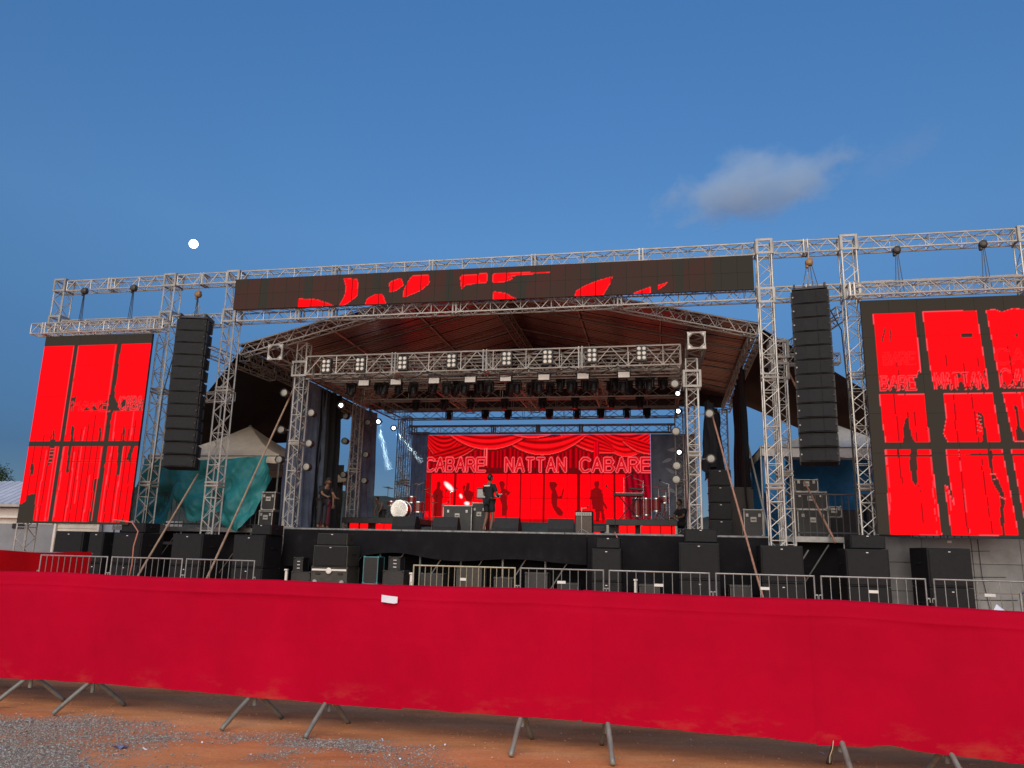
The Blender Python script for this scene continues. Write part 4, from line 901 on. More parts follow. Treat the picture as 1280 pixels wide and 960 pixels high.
for u, z in ((-7.04, 6.35), (-7.0, 5.4), (-6.97, 4.14), (-6.14, 6.1), (-6.14, 4.89), (-6.14, 3.93)): par('round lamp clamped to the middle tower between the drapes', u, 5.85, z, grp='lamps on the middle tower by the drapes', tower=.3 if u < -6.6 else -.3)
for u, z in ((5.02, 6.27), (5.02, 4.9), (5.02, 3.93), (5.0, 3.55), (5.95, 5.4), (5.95, 4.13)): par('round lamp with pale lens clamped to the stage tower by the percussion', u, .85, z, grp='lamps on the stage tower by the percussion', tower=.35 if u < 5.5 else -.35)
par('lit white spotlight nearest the front tower under the side truss by the drapes', -6.0, 3.0, 6.2, (.2, -1, -.1), True); par('lit white spotlight in the middle of the side truss by the drapes', -5.78, 6.0, 6.15, (.25, -1, -.25), True)
par('lit white spotlight deepest in under the side truss by the drapes', -5.7, 7.5, 6.15, (.3, -1, -.25), True)
for z, lab in ((6.97, 'topmost'), (6.35, 'second'), (4.93, 'lowest')): par(lab + ' lit white spotlight on the middle tower by the percussion', 5.22, 5.6, z, (-.25, -1, -.15), True)
# two spotlights throw shafts through the thin stage haze
def shaft(label, a, b, r0, r1, watts):
    A, B = S(*a), S(*b); d = (B-A).normalized(); L_ = (B-A).length
    ld = bpy.data.lights.new('spot', 'SPOT'); ld.energy = watts; ld.spot_size = 2*math.atan((r1-r0)/L_)+R_(1.5); ld.spot_blend = .6; ld.color = (.75, .95, 1); ld.shadow_soft_size = .06
    lo = bpy.data.objects.new('spot', ld); COL.objects.link(lo); lo.location = A + d*.02; lo.rotation_euler = (-d).to_track_quat('Z', 'Y').to_euler()
    m = bpy.data.materials.new('stage_haze'); m.use_nodes = True; nt = m.node_tree; nt.nodes.remove(nt.nodes['Principled BSDF'])
    pv = nt.nodes.new('ShaderNodeVolumePrincipled'); pv.inputs['Density'].default_value = .22; pv.inputs['Color'].default_value = (.85, .97, 1, 1)
    nt.links.new(pv.outputs[0], nt.nodes['Material Output'].inputs['Volume'])
    o = MB().cyl(d*.03, d*L_, r0, r1, 16).build('stage_haze', m); o.location = A; stuff(o); return tag(o, label, 'haze')
shaft('pale shaft of stage haze under the middle spotlight by the drapes', (-5.74, 5.85, 6.1), (-5.1, 5.6, 4.3), .06, .17, 5000)
shaft('pale shaft of stage haze from the deepest spotlight by the drapes', (-5.66, 7.35, 6.1), (-4.35, 7.1, 4.75), .06, .15, 3000)
# side-fill speaker stack and covered lamp clusters by the right tower
for i in range(4): sub('grey side-fill speaker cabinet behind the percussion tower, number %s of its stack from the deck' % ('one', 'two', 'three', 'four')[i], 6.25, 1.9, .62, ZS + .48*i, .47, .6, m=CASEG)

# band clutter and cabling
for u, v, h, z, b, lab in ((-4.05, 5.7, 1.2, ZD, (.3, 0, .1), 'chrome microphone stand at the front edge of the drum riser'), (-3.55, 6.1, 1.45, ZS, (-.35, 0, .12), 'chrome microphone stand bending towards the drums'), (-3.1, 6.8, 1.6, ZS, (.25, 0, .1), 'chrome microphone stand between drums and silver-edged case'),
                          (-2.7, 4.4, 1.0, ZS, (.2, 0, .05), 'low chrome microphone stand behind the silver-edged case'), (3.3, 6.6, 1.5, ZP, (.3, 0, .15), 'chrome microphone stand behind the keyboard'), (4.85, 5.6, 1.2, ZP, (-.3, 0, .1), 'chrome microphone stand at the percussion riser corner')): mic_stand(lab, u, v, h, z, b, CHROME)
for u, v, h, r, tl, lab in ((-4.9, 7.0, 1.3, .24, .25, 'cymbal raised behind the bass drum'), (-3.75, 6.9, 1.2, .22, -.1, 'flat cymbal between the drums and the red backdrop')): cymbal(lab, u, v, ZD if u < -3.9 else ZS, h, r, tl)
BLC = mat('black_cable', (.008, .008, .008), .6)
hs = [-6.0, -4.9, -3.8, -2.3, -.7, .8, 2.0, 3.4, 4.9]
for i in range(len(hs)-1):
    a, b = hs[i], hs[i+1]; sg = .16 + .12*((i*37) % 5)/5
    cable('black cable slung under the front lighting truss', SP(*[(a+(b-a)*q/8, .70, 6.74+(a+5.5)*.006-sg*math.sin(math.pi*q/8)) for q in range(9)]), BLC, .014)['group'] = 'cables slung under the front lighting truss'
for pts, lab in ((((-6.3, .8, 6.8), (-6.28, .78, 5.2), (-6.32, .78, 3.8), (-6.25, .75, 2.2), (-6.0, .6, 2.06)), 'black cable running down the stage tower near the tarp'), (((5.3, .8, 6.4), (5.27, .78, 5.), (5.33, .78, 3.5), (5.25, .75, 2.3), (5.1, .6, 2.06)), 'black cable running down the stage tower by the percussion'),
                 (((-9.3, -.6, 8.0), (-9.9, -.6, 7.6), (-10.1, -.7, 6.), (-10.15, -.7, 3.), (-10.1, -.8, .05)), 'black cable falling beside the line array near the smaller screen'), (((8.9, -.6, 8.1), (9.25, -.6, 7.3), (9.3, -.7, 5.), (9.28, -.7, 2.5), (9.3, -.5, .05)), 'black cable falling beside the line array near the larger screen')):
    cable(lab, SP(*pts), BLC, .016)
# ================================================================ FABRICS ON THE STAGE SIDES
def sheet(name, label, cat, corners, m, n=(24, 24), sag=.25, wr=.06, seed=0., edge=.0, thick=0.):
    A, B, Cc, D = [Vector(S(*c)) for c in corners]; nrm = (B-A).cross(D-A).normalized(); mb = MB(); o0 = A
    def fn(s, t):
        p = (A*(1-s)+B*s)*(1-t) + (D*(1-s)+Cc*s)*t
        k = math.sin(math.pi*s)*math.sin(math.pi*t)
        return p - Vector((0, 0, sag*k)) + nrm*(wr*fbm((s*6+seed, t*2.5, seed))*min(1, 4*min(s, 1-s, t, 1-t)+.25)) - o0
    o = mb.grid(fn, *n).build(name, m, None, True); o.location = o0; return tag(o, label, cat)
SAILB = mat('black_sail', (.008, .008, .009), .75, 0, .2, 1.5, spec=.2); SAILR = mat('dark_maroon_sail', (.030, .012, .012), .7, 0, .25, 1.2, spec=.3)
sheet('sail', 'large black sail sloping from the roof eave above the teal tarp', 'sail', ((-8.5, .8, 7.70), (-8.5, 11.4, 7.66), (-11.0, 9.0, 5.8), (-14.1, 5.2, 5.1)), SAILB, sag=.2)
sheet('sail', 'dark maroon sail sloping from the roof eave above the flight cases', 'sail', ((7.45, .9, 7.86), (7.45, 11.0, 7.82), (10.9, 9.8, 5.9), (13.2, 5.8, 5.75)), SAILR, sag=.35)
DRB = mat('blue_grey_drape', (.17, .21, .28), .8, 0, .25, 1.4, transl=.5); DRK = mat('black_drape', (.010, .010, .013), .85, 0, .2, 2.)
def drape(label, u0, u1, v0, v1, zt, zb, m, folds, amp=.12, seed=0):
    mb = MB(); L_ = math.hypot(u1-u0, v1-v0); nu, nv = (-(v1-v0)/L_, (u1-u0)/L_); n = int(folds*14)
    def fn(s, t):
        k = amp*(.5+.5*t)*(math.sin(s*folds*6.283 + 1.6*fbm((s*4, t*1.2, seed))) + .4*math.sin(s*folds*14.1+seed)); b = zb(s) if callable(zb) else zb
        return ((u1-u0)*s + nu*k, (v1-v0)*s + nv*k, (b-zt)*t)
    o = mb.grid(fn, n, 18).build('drape', m, None, True); o.location = S(u0, v0, zt); o.rotation_euler = (0, 0, -TH); return tag(o, label, 'curtain')
drape('blue-grey side drape nearest the front stage tower', -7.1, -6.95, 1.6, 5.2, 6.95, 2.1, DRB, 6, .13, 1)
drape('black side drape gathered between the blue-grey ones', -7.0, -6.85, 3.6, 4.9, 6.9, 2.1, DRK, 3, .2, 5)
drape('blue-grey side drape behind the middle tower', -6.95, -6.8, 6.3, 8.4, 6.9, 2.4, DRB, 4, .15, 2)
drape('narrow blue-grey drape hanging beside the drum corner of the backdrop', -6.0, -5.25, 10.75, 10.75, 6.5, 2.4, DRB, 2, .06, 3)
drape('black drape hanging from the eave above the flight cases, gathered', 7.15, 7.35, 3.0, 8.5, 7.3, lambda s: 2.1, DRK, 6, .14, 7)
drape('torn black curtain bunched behind the percussion tower', 6.0, 6.35, 1.9, 4.2, 6.0, lambda s: 3.6+.9*s+.3*math.sin(s*9), DRK, 3, .22, 9)
BAN = mat('grey_banner', (.22, .24, .28), .7, 0, .25, 1.2, transl=.2); BANW = mat('banner_print', (.55, .58, .66), .7)
bn = thing('banner', 'grey banner with pale petal shapes beside the backdrop screen', 'banner', (4.22, 10.75, 2.5))
cloth(0, 1.75, 3.85, 0, .02, 1.2, 3, n=30).build('fabric', BAN, bn, True)
for x, z, a, l in ((.62, 2.75, 20, .42), (.75, 2.35, -30, .4), (.8, 1.55, 150, .45), (1.05, 1.45, 35, .38), (.9, 3.2, 5, .5)):
    pl = [(x + l*(math.cos(R_(a))*c*.5 - math.sin(R_(a))*s_*.16), z + l*(math.sin(R_(a))*c*.5 + math.cos(R_(a))*s_*.16)) for c, s_ in [(math.cos(q*6.283/14), math.sin(q*6.283/14)*(1+.4*math.cos(q*6.283/14))) for q in range(14)]]
    MB().prism(pl, -.05, -.046).build('printed_petal', BANW, bn)
# mesh scrim seen between the rear trusses
# ================================================================ SIDE PLATFORMS, TENTS AND TARPS
PLAT = mat('scaffold_deck', (.16, .15, .14), .7, 0, .2, 3.)
def platform(label, u0, u1, v0, v1, z, rail=True, rv=None):
    t = thing('side_platform', label, 'platform', ((u0+u1)/2, v0, 0)); w = u1-u0; n = int(w/.5)
    for i in range(n): MB().box((-w/2 + w*(i+.5)/n, (v1-v0)/2, z-.05), (w/n-.01, v1-v0, .08)).build('plank', PLAT, t)
    MB().box((0, -.03, z-.07), (w, .04, .14)).build('edge_beam', STEEL, t)
    for i in range(int(w/1.2)+1):
        x = -w/2 + w*i/int(w/1.2); MB().cyl((x, .05, 0), (x, .05, z-.1), .03).cyl((x, .05, .2), (x+ (1.1 if i < int(w/1.2) else -1.1), .05, z-.2), .018, n=5).build('leg', STEEL, t)
    cloth(-w/2, w/2, z-.14, .02, .05, .9, 3+u0, n=60).build('skirt', BLACKCLOTH, t, True, (0, .35, 0))
    if rail:
        RS = mat('dark_rail', (.12, .12, .12), .5, .5)
        for zz_ in (.1, 1.1): MB().cyl((-w/2, 0, z+zz_), (w/2, 0, z+zz_), .022).build('rail', RS, t)
        bm = MB().cyl((0, 0, z), (0, 0, z+1.1), .012, n=5).mesh('baluster'); bm.materials.append(RS)
        k = int(w/.16)
        for i in range(k+1): link('baluster', bm, t, (-w/2 + w*i/k, 0, 0))
    return t
platform('raised side platform with railing below the blue tent', 7.75, 12.2, .6, 6.5, 2.05)
platform('raised side platform with railing below the beige tent', -13.6, -7.3, 2.4, 8., 2.05)
TAN = mat('beige_tent_fabric', (.76, .66, .52), .75, 0, .12, 1., transl=.15); TGR = mat('grey_tent_fabric', (.72, .70, .64), .75, 0, .12, 1., transl=.15)
def tent(label, u0, u1, v0, v1, ze, zp, m, posts_z=2.05):
    t = thing('tent', label, 'tent', ((u0+u1)/2, v0, 0)); w, d = u1-u0, v1-v0; apex = Vector((0, d/2, zp))
    cs = [Vector((-w/2, 0, ze)), Vector((w/2, 0, ze)), Vector((w/2, d, ze)), Vector((-w/2, d, ze))]
    for i in range(4):
        a, b = cs[i], cs[(i+1) % 4]; mb = MB()
        def fn(s, q):
            p = (a*(1-s)+b*s)*(1-q) + apex*q; return p - Vector((0, 0, .22*math.sin(math.pi*q)*(1-.3*q) + .06*math.sin(math.pi*s)*(1-q)))
        mb.grid(fn, 12, 10).build('roof_panel', m, t, True)
        mb = MB(); mb.grid(lambda s, q: a*(1-s)+b*s - Vector((0, 0, .28*q + .06*math.sin(math.pi*s) + .015*math.sin(s*40)*q)), 24, 2).build('valance', m, t, True)
        MB().cyl((a.x, a.y, posts_z), a, .03).build('post', STEEL, t)
        MB().cyl(a - Vector((0, 0, .05)), b - Vector((0, 0, .05)), .02).build('eave_pipe', STEEL, t)
    MB().ball(apex - Vector((0, 0, .03)), .07, 8, 6).build('finial', STEEL, t)
    return t
tent('beige pyramid tent behind the teal tarp', -12.85, -7.95, 2.75, 7.2, 4.5, 5.85, TAN)
tent('small tan tent roof peeking between the tower and the black drape', -8.0, -7.3, 7., 9.5, 4.3, 4.7, TAN)
tent('grey pyramid tent with blue walls beside the larger red screen', 7.5, 12.3, 2.6, 7.4, 4.72, 5.85, TGR)
TEAL = mat('teal_tarp', (.026, .245, .26), .55, 0, .2, 1.2, spec=.4, stain=((.035, .28, .29), 1.6, .55, .6)); BLUET = mat('blue_tarp', (.018, .24, .58), .6, 0, .25, 1.3, stain=((.015, .20, .46), 1.4, .55, .5))
def tarp(label, u0, u1, v, ztop, zbf, m, wr=.16, seed=0., name='tarp'):
    mb = MB()
    def fn(s, t):
        u = u0 + (u1-u0)*s; b = zbf(u); q_ = math.sin(2.2*math.atan2(ztop(u)+.5-(ztop(u)+(b-ztop(u))*t), u-u1+.2)*3.2 + 1.5*fbm((u*.6, t*2, seed))); z = ztop(u)+(b-ztop(u))*t
        k = wr*(.3+.7*t)*(.55*(1-abs(q_))**1.5 + fbm((u*1.1+z*.55, z*.5-u*.35, seed)) + .55*math.sin(u*3.1+z*2.3+2*fbm((u*.7, z*.7, seed+2))) + .45*math.sin((u*1.4-z)*4.2+seed+2.*fbm((u*.5, z*.5, seed))))
        return (u-u0, k, z)
    o = mb.grid(fn, 90, 50).build(name, m, None, True); o.location = S(u0, v, 0); o.rotation_euler = (0, 0, -TH); return tag(o, label, 'tarp')
def interp(tab): xs, ys = zip(*tab); return lambda u: float(np.interp(u, xs, ys))
tarp('crumpled teal tarp draped over the side platform railing', -12.7, -8.1, 2.2, interp(((-12.7, 4.3), (-10.4, 4.24), (-8.1, 4.4))), interp(((-12.7, 1.5), (-12.07, 1.85), (-11.62, 2.05), (-11.15, 3.0), (-10.9, 2.5), (-10.5, 2.2), (-10.0, 2.35), (-9.7, 2.6), (-9.3, 2.0), (-8.74, 1.9), (-8.3, 2.5), (-8.1, 3.7))), TEAL, .30, 1.)
tarp('blue tarp wall hanging under the grey tent', 7.6, 12.4, 6.2, lambda u: 4.75, lambda u: 2.1 + .15*math.sin(u*2), BLUET, .10, 4.)
tarp('narrow teal-blue tarp hanging on the tent side by the leaning pole', 7.5, 8.2, 2.75, lambda u: 4.6-(u-7.55)*.1, lambda u: 2.8+.9*(8.2-u), BLUET, .08, 7.)
# dark gear heaped under the tents
case('white-edged small case on top of the pair by the stage tower', -7.45, 1.55, ZS+.55, .44, .5, .56, yaw=0.05); case('white-edged case at the bottom of the pair by the stage tower', -7.48, 1.55, ZS, .46, .5, .53)
case('tall silver-edged flight case standing on the side platform', 8.62, 1.6, 2.05, .80, .6, .75, CASEG); case('silver-edged flight case in the middle of the platform stack', 8.58, 1.6, 2.80, .86, .6, .48, CASEG)
case('low silver-edged flight case on top of the platform stack', 8.5, 1.6, 3.28, .62, .55, .34, CASEG); case('flat silver-edged case lying beside the platform stack', 9.2, 1.7, 2.6, .4, .5, .3, CASEG); case('dark case with a pale handle frame beside the leaning pole', 7.0, 1.0, 2.03, .5, .5, .72, CASEB, ALU_D)
for u, v, w, h, lab in ((6.75, 3.6, 1.1, 1.5, 'tall dark brown crate standing behind the side-fill speakers'), (-8.3, 5.5, 1.6, 1.4, 'dark equipment crate under the beige tent'), (-9.9, 6.2, 1.6, 1.1, 'dark crate deep under the beige tent'), (9.9, 4.3, 1.1, .9, 'dark crate in front of the blue tarp wall'), (11.4, 5.0, 1.2, 1.4, 'tall dark crate in the corner of the blue tent')):
    case(lab, u, v, 2.05, w, .8, h, mat('dark_crate', (.035, .028, .022), .7), BLACKP, latch=False, name='crate')
for i, (u, c) in enumerate(((-11.6, (.30, .16, .09)), (-11.35, (.33, .20, .12)), (-11.05, (.25, .22, .17)))):
    mb = MB().box((0, 0, .27), (.22, .3, .54), .012).box((0, -.155, .4), (.12, .012, .12)); single('carton', mb, mat('carton_%d' % i, c, .8), ('brown carton beside two others under the teal tarp', 'light brown carton between two others under the teal tarp', 'greyish carton at the end of the cartons under the teal tarp')[i], 'box', (u, 1.2, 1.55))
mb = MB().box((0, 0, -.04), (1.2, .7, .08)); single('shelf_board', mb, PLAT, 'low board carrying the cartons under the teal tarp', 'board', (-11.3, 1.2, 1.55))
# leaning poles
def pole(label, a, b, r, m):
    A = S(*a); mb = MB().cyl((0, 0, 0), S(*b)-A, r, r*.85, 8); o = mb.build('leaning_pole', m); o.location = A; return tag(o, label, 'pole')
pole('thin wooden pole leaning below the line array by the teal tarp', (-9.5, -2.1, .02), (-8.75, -.55, 3.5), .03, WOOD)
pole('long wooden pole leaning up past the beige tent', (-7.45, -2.0, .02), (-6.9, 1.4, 6.6), .032, WOOD)
pole('long rust-red pole leaning across the skirt below the blue tent', (7.0, -1.6, .02), (6.05, 1.2, 5.4), .029, RUSTPOLE)
pole('short orange-brown pole leaning on the flight case stack', (8.95, .3, 1.9), (8.42, 1.15, 3.55), .03, RUSTPOLE)
pole('rust-red stay pole running up behind the line array by the larger screen', (8.6, .6, 5.2), (7.85, .5, 7.0), .03, RUSTPOLE)
pole('pale tent pole leaning under the grey tent corner', (7.5, 1.5, 2.05), (7.3, 3.9, 4.9), .03, ALU)

DARKW = mat('dim_tent_lining', (.06, .055, .05), .85, 0, .2, 1.5)
tarp('dim grey lining hanging at the back of the beige tent', -13.0, -7.7, 7.6, lambda u: 4.7, lambda u: 2.05, DARKW, .06, 3., 'tent_lining')
# ================================================================ PEOPLE
SKIN1 = mat('skin_brown', (.16, .085, .052), .55, 0, .08, 6.); HAIR = mat('dark_hair', (.012, .010, .009), .5); TEE = mat('black_tshirt', (.012, .012, .014), .85, 0, .2, 5.)
SHORT = mat('black_shorts', (.010, .010, .012), .85); MAROON = mat('maroon_shirt', (.10, .012, .025), .8); GREYT = mat('grey_shirt', (.14, .13, .13), .8); SHOE = mat('dark_shoe', (.02, .018, .016), .6); TROU = mat('dark_trousers', (.02, .02, .025), .8)
def skin_mesh(name, verts, edges, root, m, sub=2):
    me = bpy.data.meshes.new(name); me.from_pydata([v[:3] for v in verts], edges, []); o = bpy.data.objects.new(name, me); COL.objects.link(o)
    sk = o.modifiers.new('skin', 'SKIN'); sk.use_smooth_shade = True
    for i, v in enumerate(verts):
        s = me.skin_vertices[0].data[i]; s.radius = (v[3], v[4] if len(v) > 4 else v[3]); s.use_root = (i == root)
    ss = o.modifiers.new('sub', 'SUBSURF'); ss.levels = sub; ss.render_levels = sub
    dg = bpy.context.evaluated_depsgraph_get(); nm = bpy.data.meshes.new_from_object(o.evaluated_get(dg)); nm.name = name
    bpy.data.objects.remove(o); nm.materials.clear(); nm.materials.append(m); nm.polygons.foreach_set('use_smooth', [True]*len(nm.polygons)); return nm
BASE = dict(pel=(0, 0, .95), wai=(0, .0, 1.10), che=(0, .0, 1.30), nek=(0, 0, 1.47), hed=(0, -.01, 1.56), hl=(-.095, 0, .92), kl=(-.10, -.02, .50), al=(-.10, .02, .09), tl=(-.11, -.16, .03),
            hr=(.095, 0, .92), kr=(.10, -.02, .50), ar=(.10, .02, .09), tr=(.11, -.16, .03), sl=(-.185, 0, 1.40), el=(-.24, .02, 1.13), wl=(-.25, -.05, .89), ml=(-.25, -.07, .81), sr=(.185, 0, 1.40), er=(.24, .02, 1.13), wr=(.25, -.05, .89), mr=(.25, -.07, .81))
def person(label, uvz, rz, pose, shirt=TEE, legs=SHORT, short=True, hair='short', scale=1., cap=None):
    J = dict(BASE); J.update(pose); P = {k: Vector(v) for k, v in J.items()}
    t = thing('person', label, 'person', uvz, rz); t.scale = (scale,)*3
    names = ['pel', 'wai', 'che', 'nek', 'hed', 'hl', 'kl', 'al', 'tl', 'hr', 'kr', 'ar', 'tr', 'sl', 'el', 'wl', 'ml', 'sr', 'er', 'wr', 'mr']
    rad = dict(pel=(.135, .10), wai=(.125, .09), che=(.14, .10), nek=.055, hed=.06, hl=.085, kl=.06, al=.042, tl=.035, hr=.085, kr=.06, ar=.042, tr=.035, sl=.06, el=.043, wl=.03, ml=.032, sr=.06, er=.043, wr=.03, mr=.032)
    V = []; ix = {}
    for n_ in names: r = rad[n_]; ix[n_] = len(V); V.append((*P[n_], *(r if isinstance(r, tuple) else (r,))))
    E = [(ix[a], ix[b]) for a, b in (('pel', 'wai'), ('wai', 'che'), ('che', 'nek'), ('nek', 'hed'), ('pel', 'hl'), ('hl', 'kl'), ('kl', 'al'), ('al', 'tl'), ('pel', 'hr'), ('hr', 'kr'), ('kr', 'ar'), ('ar', 'tr'), ('che', 'sl'), ('sl', 'el'), ('el', 'wl'), ('wl', 'ml'), ('che', 'sr'), ('sr', 'er'), ('er', 'wr'), ('wr', 'mr'))]
    for sd in 'lr':                                   # five fingers on each hand
        w, m_ = P['w'+sd], P['m'+sd]; d = (m_-w).normalized(); side = d.cross(Vector((0, -1, 0))); side = side.normalized() if side.length > .1 else Vector((1, 0, 0)); cu = side.cross(d).normalized()
        for k, ln in enumerate((.07, .08, .075, .06)):
            b = m_ + side*(.026*(k-1.5)) + d*.012; i0 = len(V); V.append((*b, .0095)); V.append((*(b + d*ln*.55 + cu*.012), .009)); V.append((*(b + d*ln*.9 + cu*.04), .007)); E += [(ix['m'+sd], i0), (i0, i0+1), (i0+1, i0+2)]
        b = w + (m_-w)*.35 - side*.04; i0 = len(V); V.append((*b, .011)); V.append((*(b - side*.02 + d*.045), .009)); E += [(ix['w'+sd], i0), (i0, i0+1)]
    body = link('body', skin_mesh('body', V, E, 0, SKIN1), t)
    hc = P['hed'] + Vector((0, -.015, .085))
    hd = MB().ball(hc, (.076, .097, .118), 18, 14, lambda d: 1 - (.16*max(0, -d.z-.25) if d.y < .2 else .1*max(0, -d.z)) - .05*max(0, -d.y-.7)*(abs(d.z-.05) < .15) )
    hd.ball(hc + Vector((0, -.10, -.012)), (.014, .022, .026), 8, 6)
    for s_ in (-1, 1): hd.ball(hc + Vector((s_*.078, .008, -.005)), (.012, .022, .032), 8, 6)
    hb = hd.build('head', SKIN1, body, True)
    for s_ in (-1, 1): MB().ball(hc + Vector((s_*.03, -.088, .012)), (.011, .008, .008), 8, 6).build('eye', mat('eye_dark', (.03, .025, .02), .2), body)
    MB().ball(hc + Vector((0, -.086, -.055)), (.026, .01, .008), 8, 6).build('mouth', mat('lip', (.22, .09, .07), .5), body)
    hm = MB().ball(hc + Vector((0, .016, .022)), (.084, .098, .112), 16, 12, lambda d: 1 if d.z > -.1 or d.y > .25 else .8)
    if hair == 'long': hm.ball(hc + Vector((0, .06, -.10)), (.085, .06, .16), 12, 8)
    if hair == 'bun': hm.ball(hc + Vector((0, .09, .07)), .05, 10, 8)
    hm.build('hair', HAIR, t, True)
    if cap: MB().ball(hc + Vector((0, .01, .05)), (.09, .105, .085), 14, 8).box(hc + Vector((0, -.13, .045)), (.14, .12, .014), .005).build('cap', cap, t, True)
    def garment(nm, chain, ed, m):
        vs = [(*(P[a] if isinstance(a, str) else a), *r) for a, r in chain]; link(nm, skin_mesh(nm, vs, ed, 0, m), t)
    midL, midR = P['sl'].lerp(P['el'], .75), P['sr'].lerp(P['er'], .75)
    garment('shirt', [('wai', (.15, .115)), ('che', (.165, .125)), (P['che'].lerp(P['nek'], .6), (.09, .075)), ('sl', (.078, .078)), (midL, (.068, .068)), ('sr', (.078, .078)), (midR, (.068, .068)), (P['pel']+Vector((0, 0, -.02)), (.155, .122))],
            [(0, 1), (1, 2), (1, 3), (3, 4), (1, 5), (5, 6), (0, 7)], shirt)
    f = .8 if short else 1.85
    def lg(h, k, a): return P[h].lerp(P[k], f) if f <= 1 else P[k].lerp(P[a], f-1)
    ch = [('pel', (.15, .115)), ('hl', (.105, .105))] + ([] if short else [('kl', (.082, .082))]) + [(lg('hl', 'kl', 'al'), (.10, .10) if short else (.07, .07)), ('hr', (.105, .105))] + ([] if short else [('kr', (.082, .082))]) + [(lg('hr', 'kr', 'ar'), (.10, .10) if short else (.07, .07))]
    garment('shorts' if short else 'trousers', ch, [(0, 1), (1, 2), (0, 3), (3, 4)] if short else [(0, 1), (1, 2), (2, 3), (0, 4), (4, 5), (5, 6)], legs)
    for sd in 'lr':
        a, b = P['a'+sd], P['t'+sd]; c = a.lerp(b, .45); MB().ball((c.x, c.y, c.z-.01 if c.z > .1 else .045), (.052, .14, .05), 12, 8).build('shoe', SHOE, t, True)
    return t
pp = person('stagehand in black t-shirt and shorts standing with his back turned', (-.55, 2.0, ZS), R_(150), dict(el=(-.25, -.06, 1.14), wl=(-.14, -.26, 1.10), ml=(-.09, -.32, 1.12), er=(.26, -.05, 1.14), wr=(.15, -.26, 1.08), mr=(.10, -.32, 1.10), kl=(-.12, -.05, .50), ar=(.12, .10, .09), tr=(.13, -.06, .03)))
MB().box((0, .118, 1.40), (.24, .012, .035)).build('shirt_lettering', WHITEP, pp)
mb = MB().box((0, 0, 0), (.16, .10, .12), .02).cyl((.05, -.05, 0), (.15, -.12, .05), .02); o = single('white_towel', mb, WHITEP, 'small white bundle held in the hands of the stagehand', 'towel', (-.36, 2.32, ZS+1.13))
person('technician in black with a cap bending over gear by the stage corner', (-6.0, 2.1, ZS), R_(60), dict(che=(0, -.12, 1.26), nek=(0, -.22, 1.40), hed=(0, -.26, 1.47), wai=(0, -.04, 1.1), sl=(-.185, -.12, 1.35), sr=(.185, -.12, 1.35), el=(-.22, -.28, 1.13), wl=(-.18, -.46, 1.05), ml=(-.17, -.54, 1.03), er=(.22, -.28, 1.13), wr=(.18, -.46, 1.02), mr=(.17, -.54, 1.0)), cap=mat('black_cap', (.015, .015, .015), .8), legs=TROU, short=False, scale=.97)
person('person in a black top standing behind the technician by the drapes', (-6.42, 3.3, ZS), R_(20), {}, legs=MAROON, short=False, hair='long', scale=.97)
person('person with dark hair leaning forward behind the drum riser', (-5.75, 6.9, ZS+.1), R_(-30), dict(che=(0, -.16, 1.22), nek=(0, -.3, 1.33), hed=(0, -.36, 1.38), wai=(0, -.05, 1.08), sl=(-.18, -.18, 1.30), sr=(.18, -.18, 1.30), el=(-.2, -.25, 1.05), er=(.2, -.25, 1.05), wl=(-.14, -.36, .85), wr=(.14, -.36, .85), ml=(-.13, -.38, .78), mr=(.13, -.38, .78)), shirt=GREYT, legs=TROU, short=False, hair='bun', scale=.8)
sit = dict(pel=(0, .05, .52), wai=(0, .05, .68), che=(0, .0, .88), nek=(0, -.05, 1.05), hed=(0, -.07, 1.14), hl=(-.1, .03, .50), kl=(-.14, -.40, .50), al=(-.14, -.42, .09), tl=(-.15, -.58, .03), hr=(.1, .03, .50), kr=(.14, -.40, .50), ar=(.14, -.42, .09), tr=(.15, -.58, .03), sl=(-.185, 0, .98), el=(-.24, -.12, .76), wl=(-.16, -.34, .70), ml=(-.13, -.42, .70), sr=(.185, 0, .98), er=(.24, -.12, .76), wr=(.16, -.34, .70), mr=(.13, -.42, .70))
person('musician in black sitting beside the percussion riser', (5.25, 6.2, ZS), R_(-50), sit, legs=TROU, short=False)
mb = MB().lathe([(.16, .46), (.17, .49), (.17, .52), (.15, .53)], (0, .05, -.04), 14)
for a in (45, 165, 285): mb.cyl((0, .05, .44), (.2*math.cos(R_(a)), .05+.2*math.sin(R_(a)), 0), .014)
single('stool', mb, BLACKP, 'round black stool under the sitting musician', 'stool', (5.25, 6.2, ZS), R_(-50))
person('person in dark clothes standing behind the brown crate', (7.1, 5.2, ZS), R_(10), {}, legs=TROU, short=False, scale=.98)
# ================================================================ BARRIERS
def barrier_parts(t, L_, step, m, H=1.17, foot=True, low=.22, z0=.05):
    r = .0145
    fr = MB().cyl((-L_/2, 0, z0), (-L_/2, 0, H+r), r, n=8).cyl((-L_/2, 0, H), (L_/2, 0, H), r, n=8).cyl((L_/2, 0, z0), (L_/2, 0, H+r), r, n=8).cyl((-L_/2, 0, low), (L_/2, 0, low), r, n=8)
    fr.build('frame', m, t); n = round(L_/step)
    bm = MB().cyl((0, 0, low), (0, 0, H), .0075, n=6).mesh('bar'); bm.materials.append(m)
    for i in range(1, n): link('bar', bm, t, (-L_/2 + L_*i/n, 0, 0))
    for s_ in (-1, 1): MB().box((s_*(L_/2+.025), 0, H*.72), (.05, .02, .02)).tube([(s_*(L_/2+.05), 0, H*.72), (s_*(L_/2+.05), 0, H*.66)], .008, 6).build('clasp', m, t)
    return n
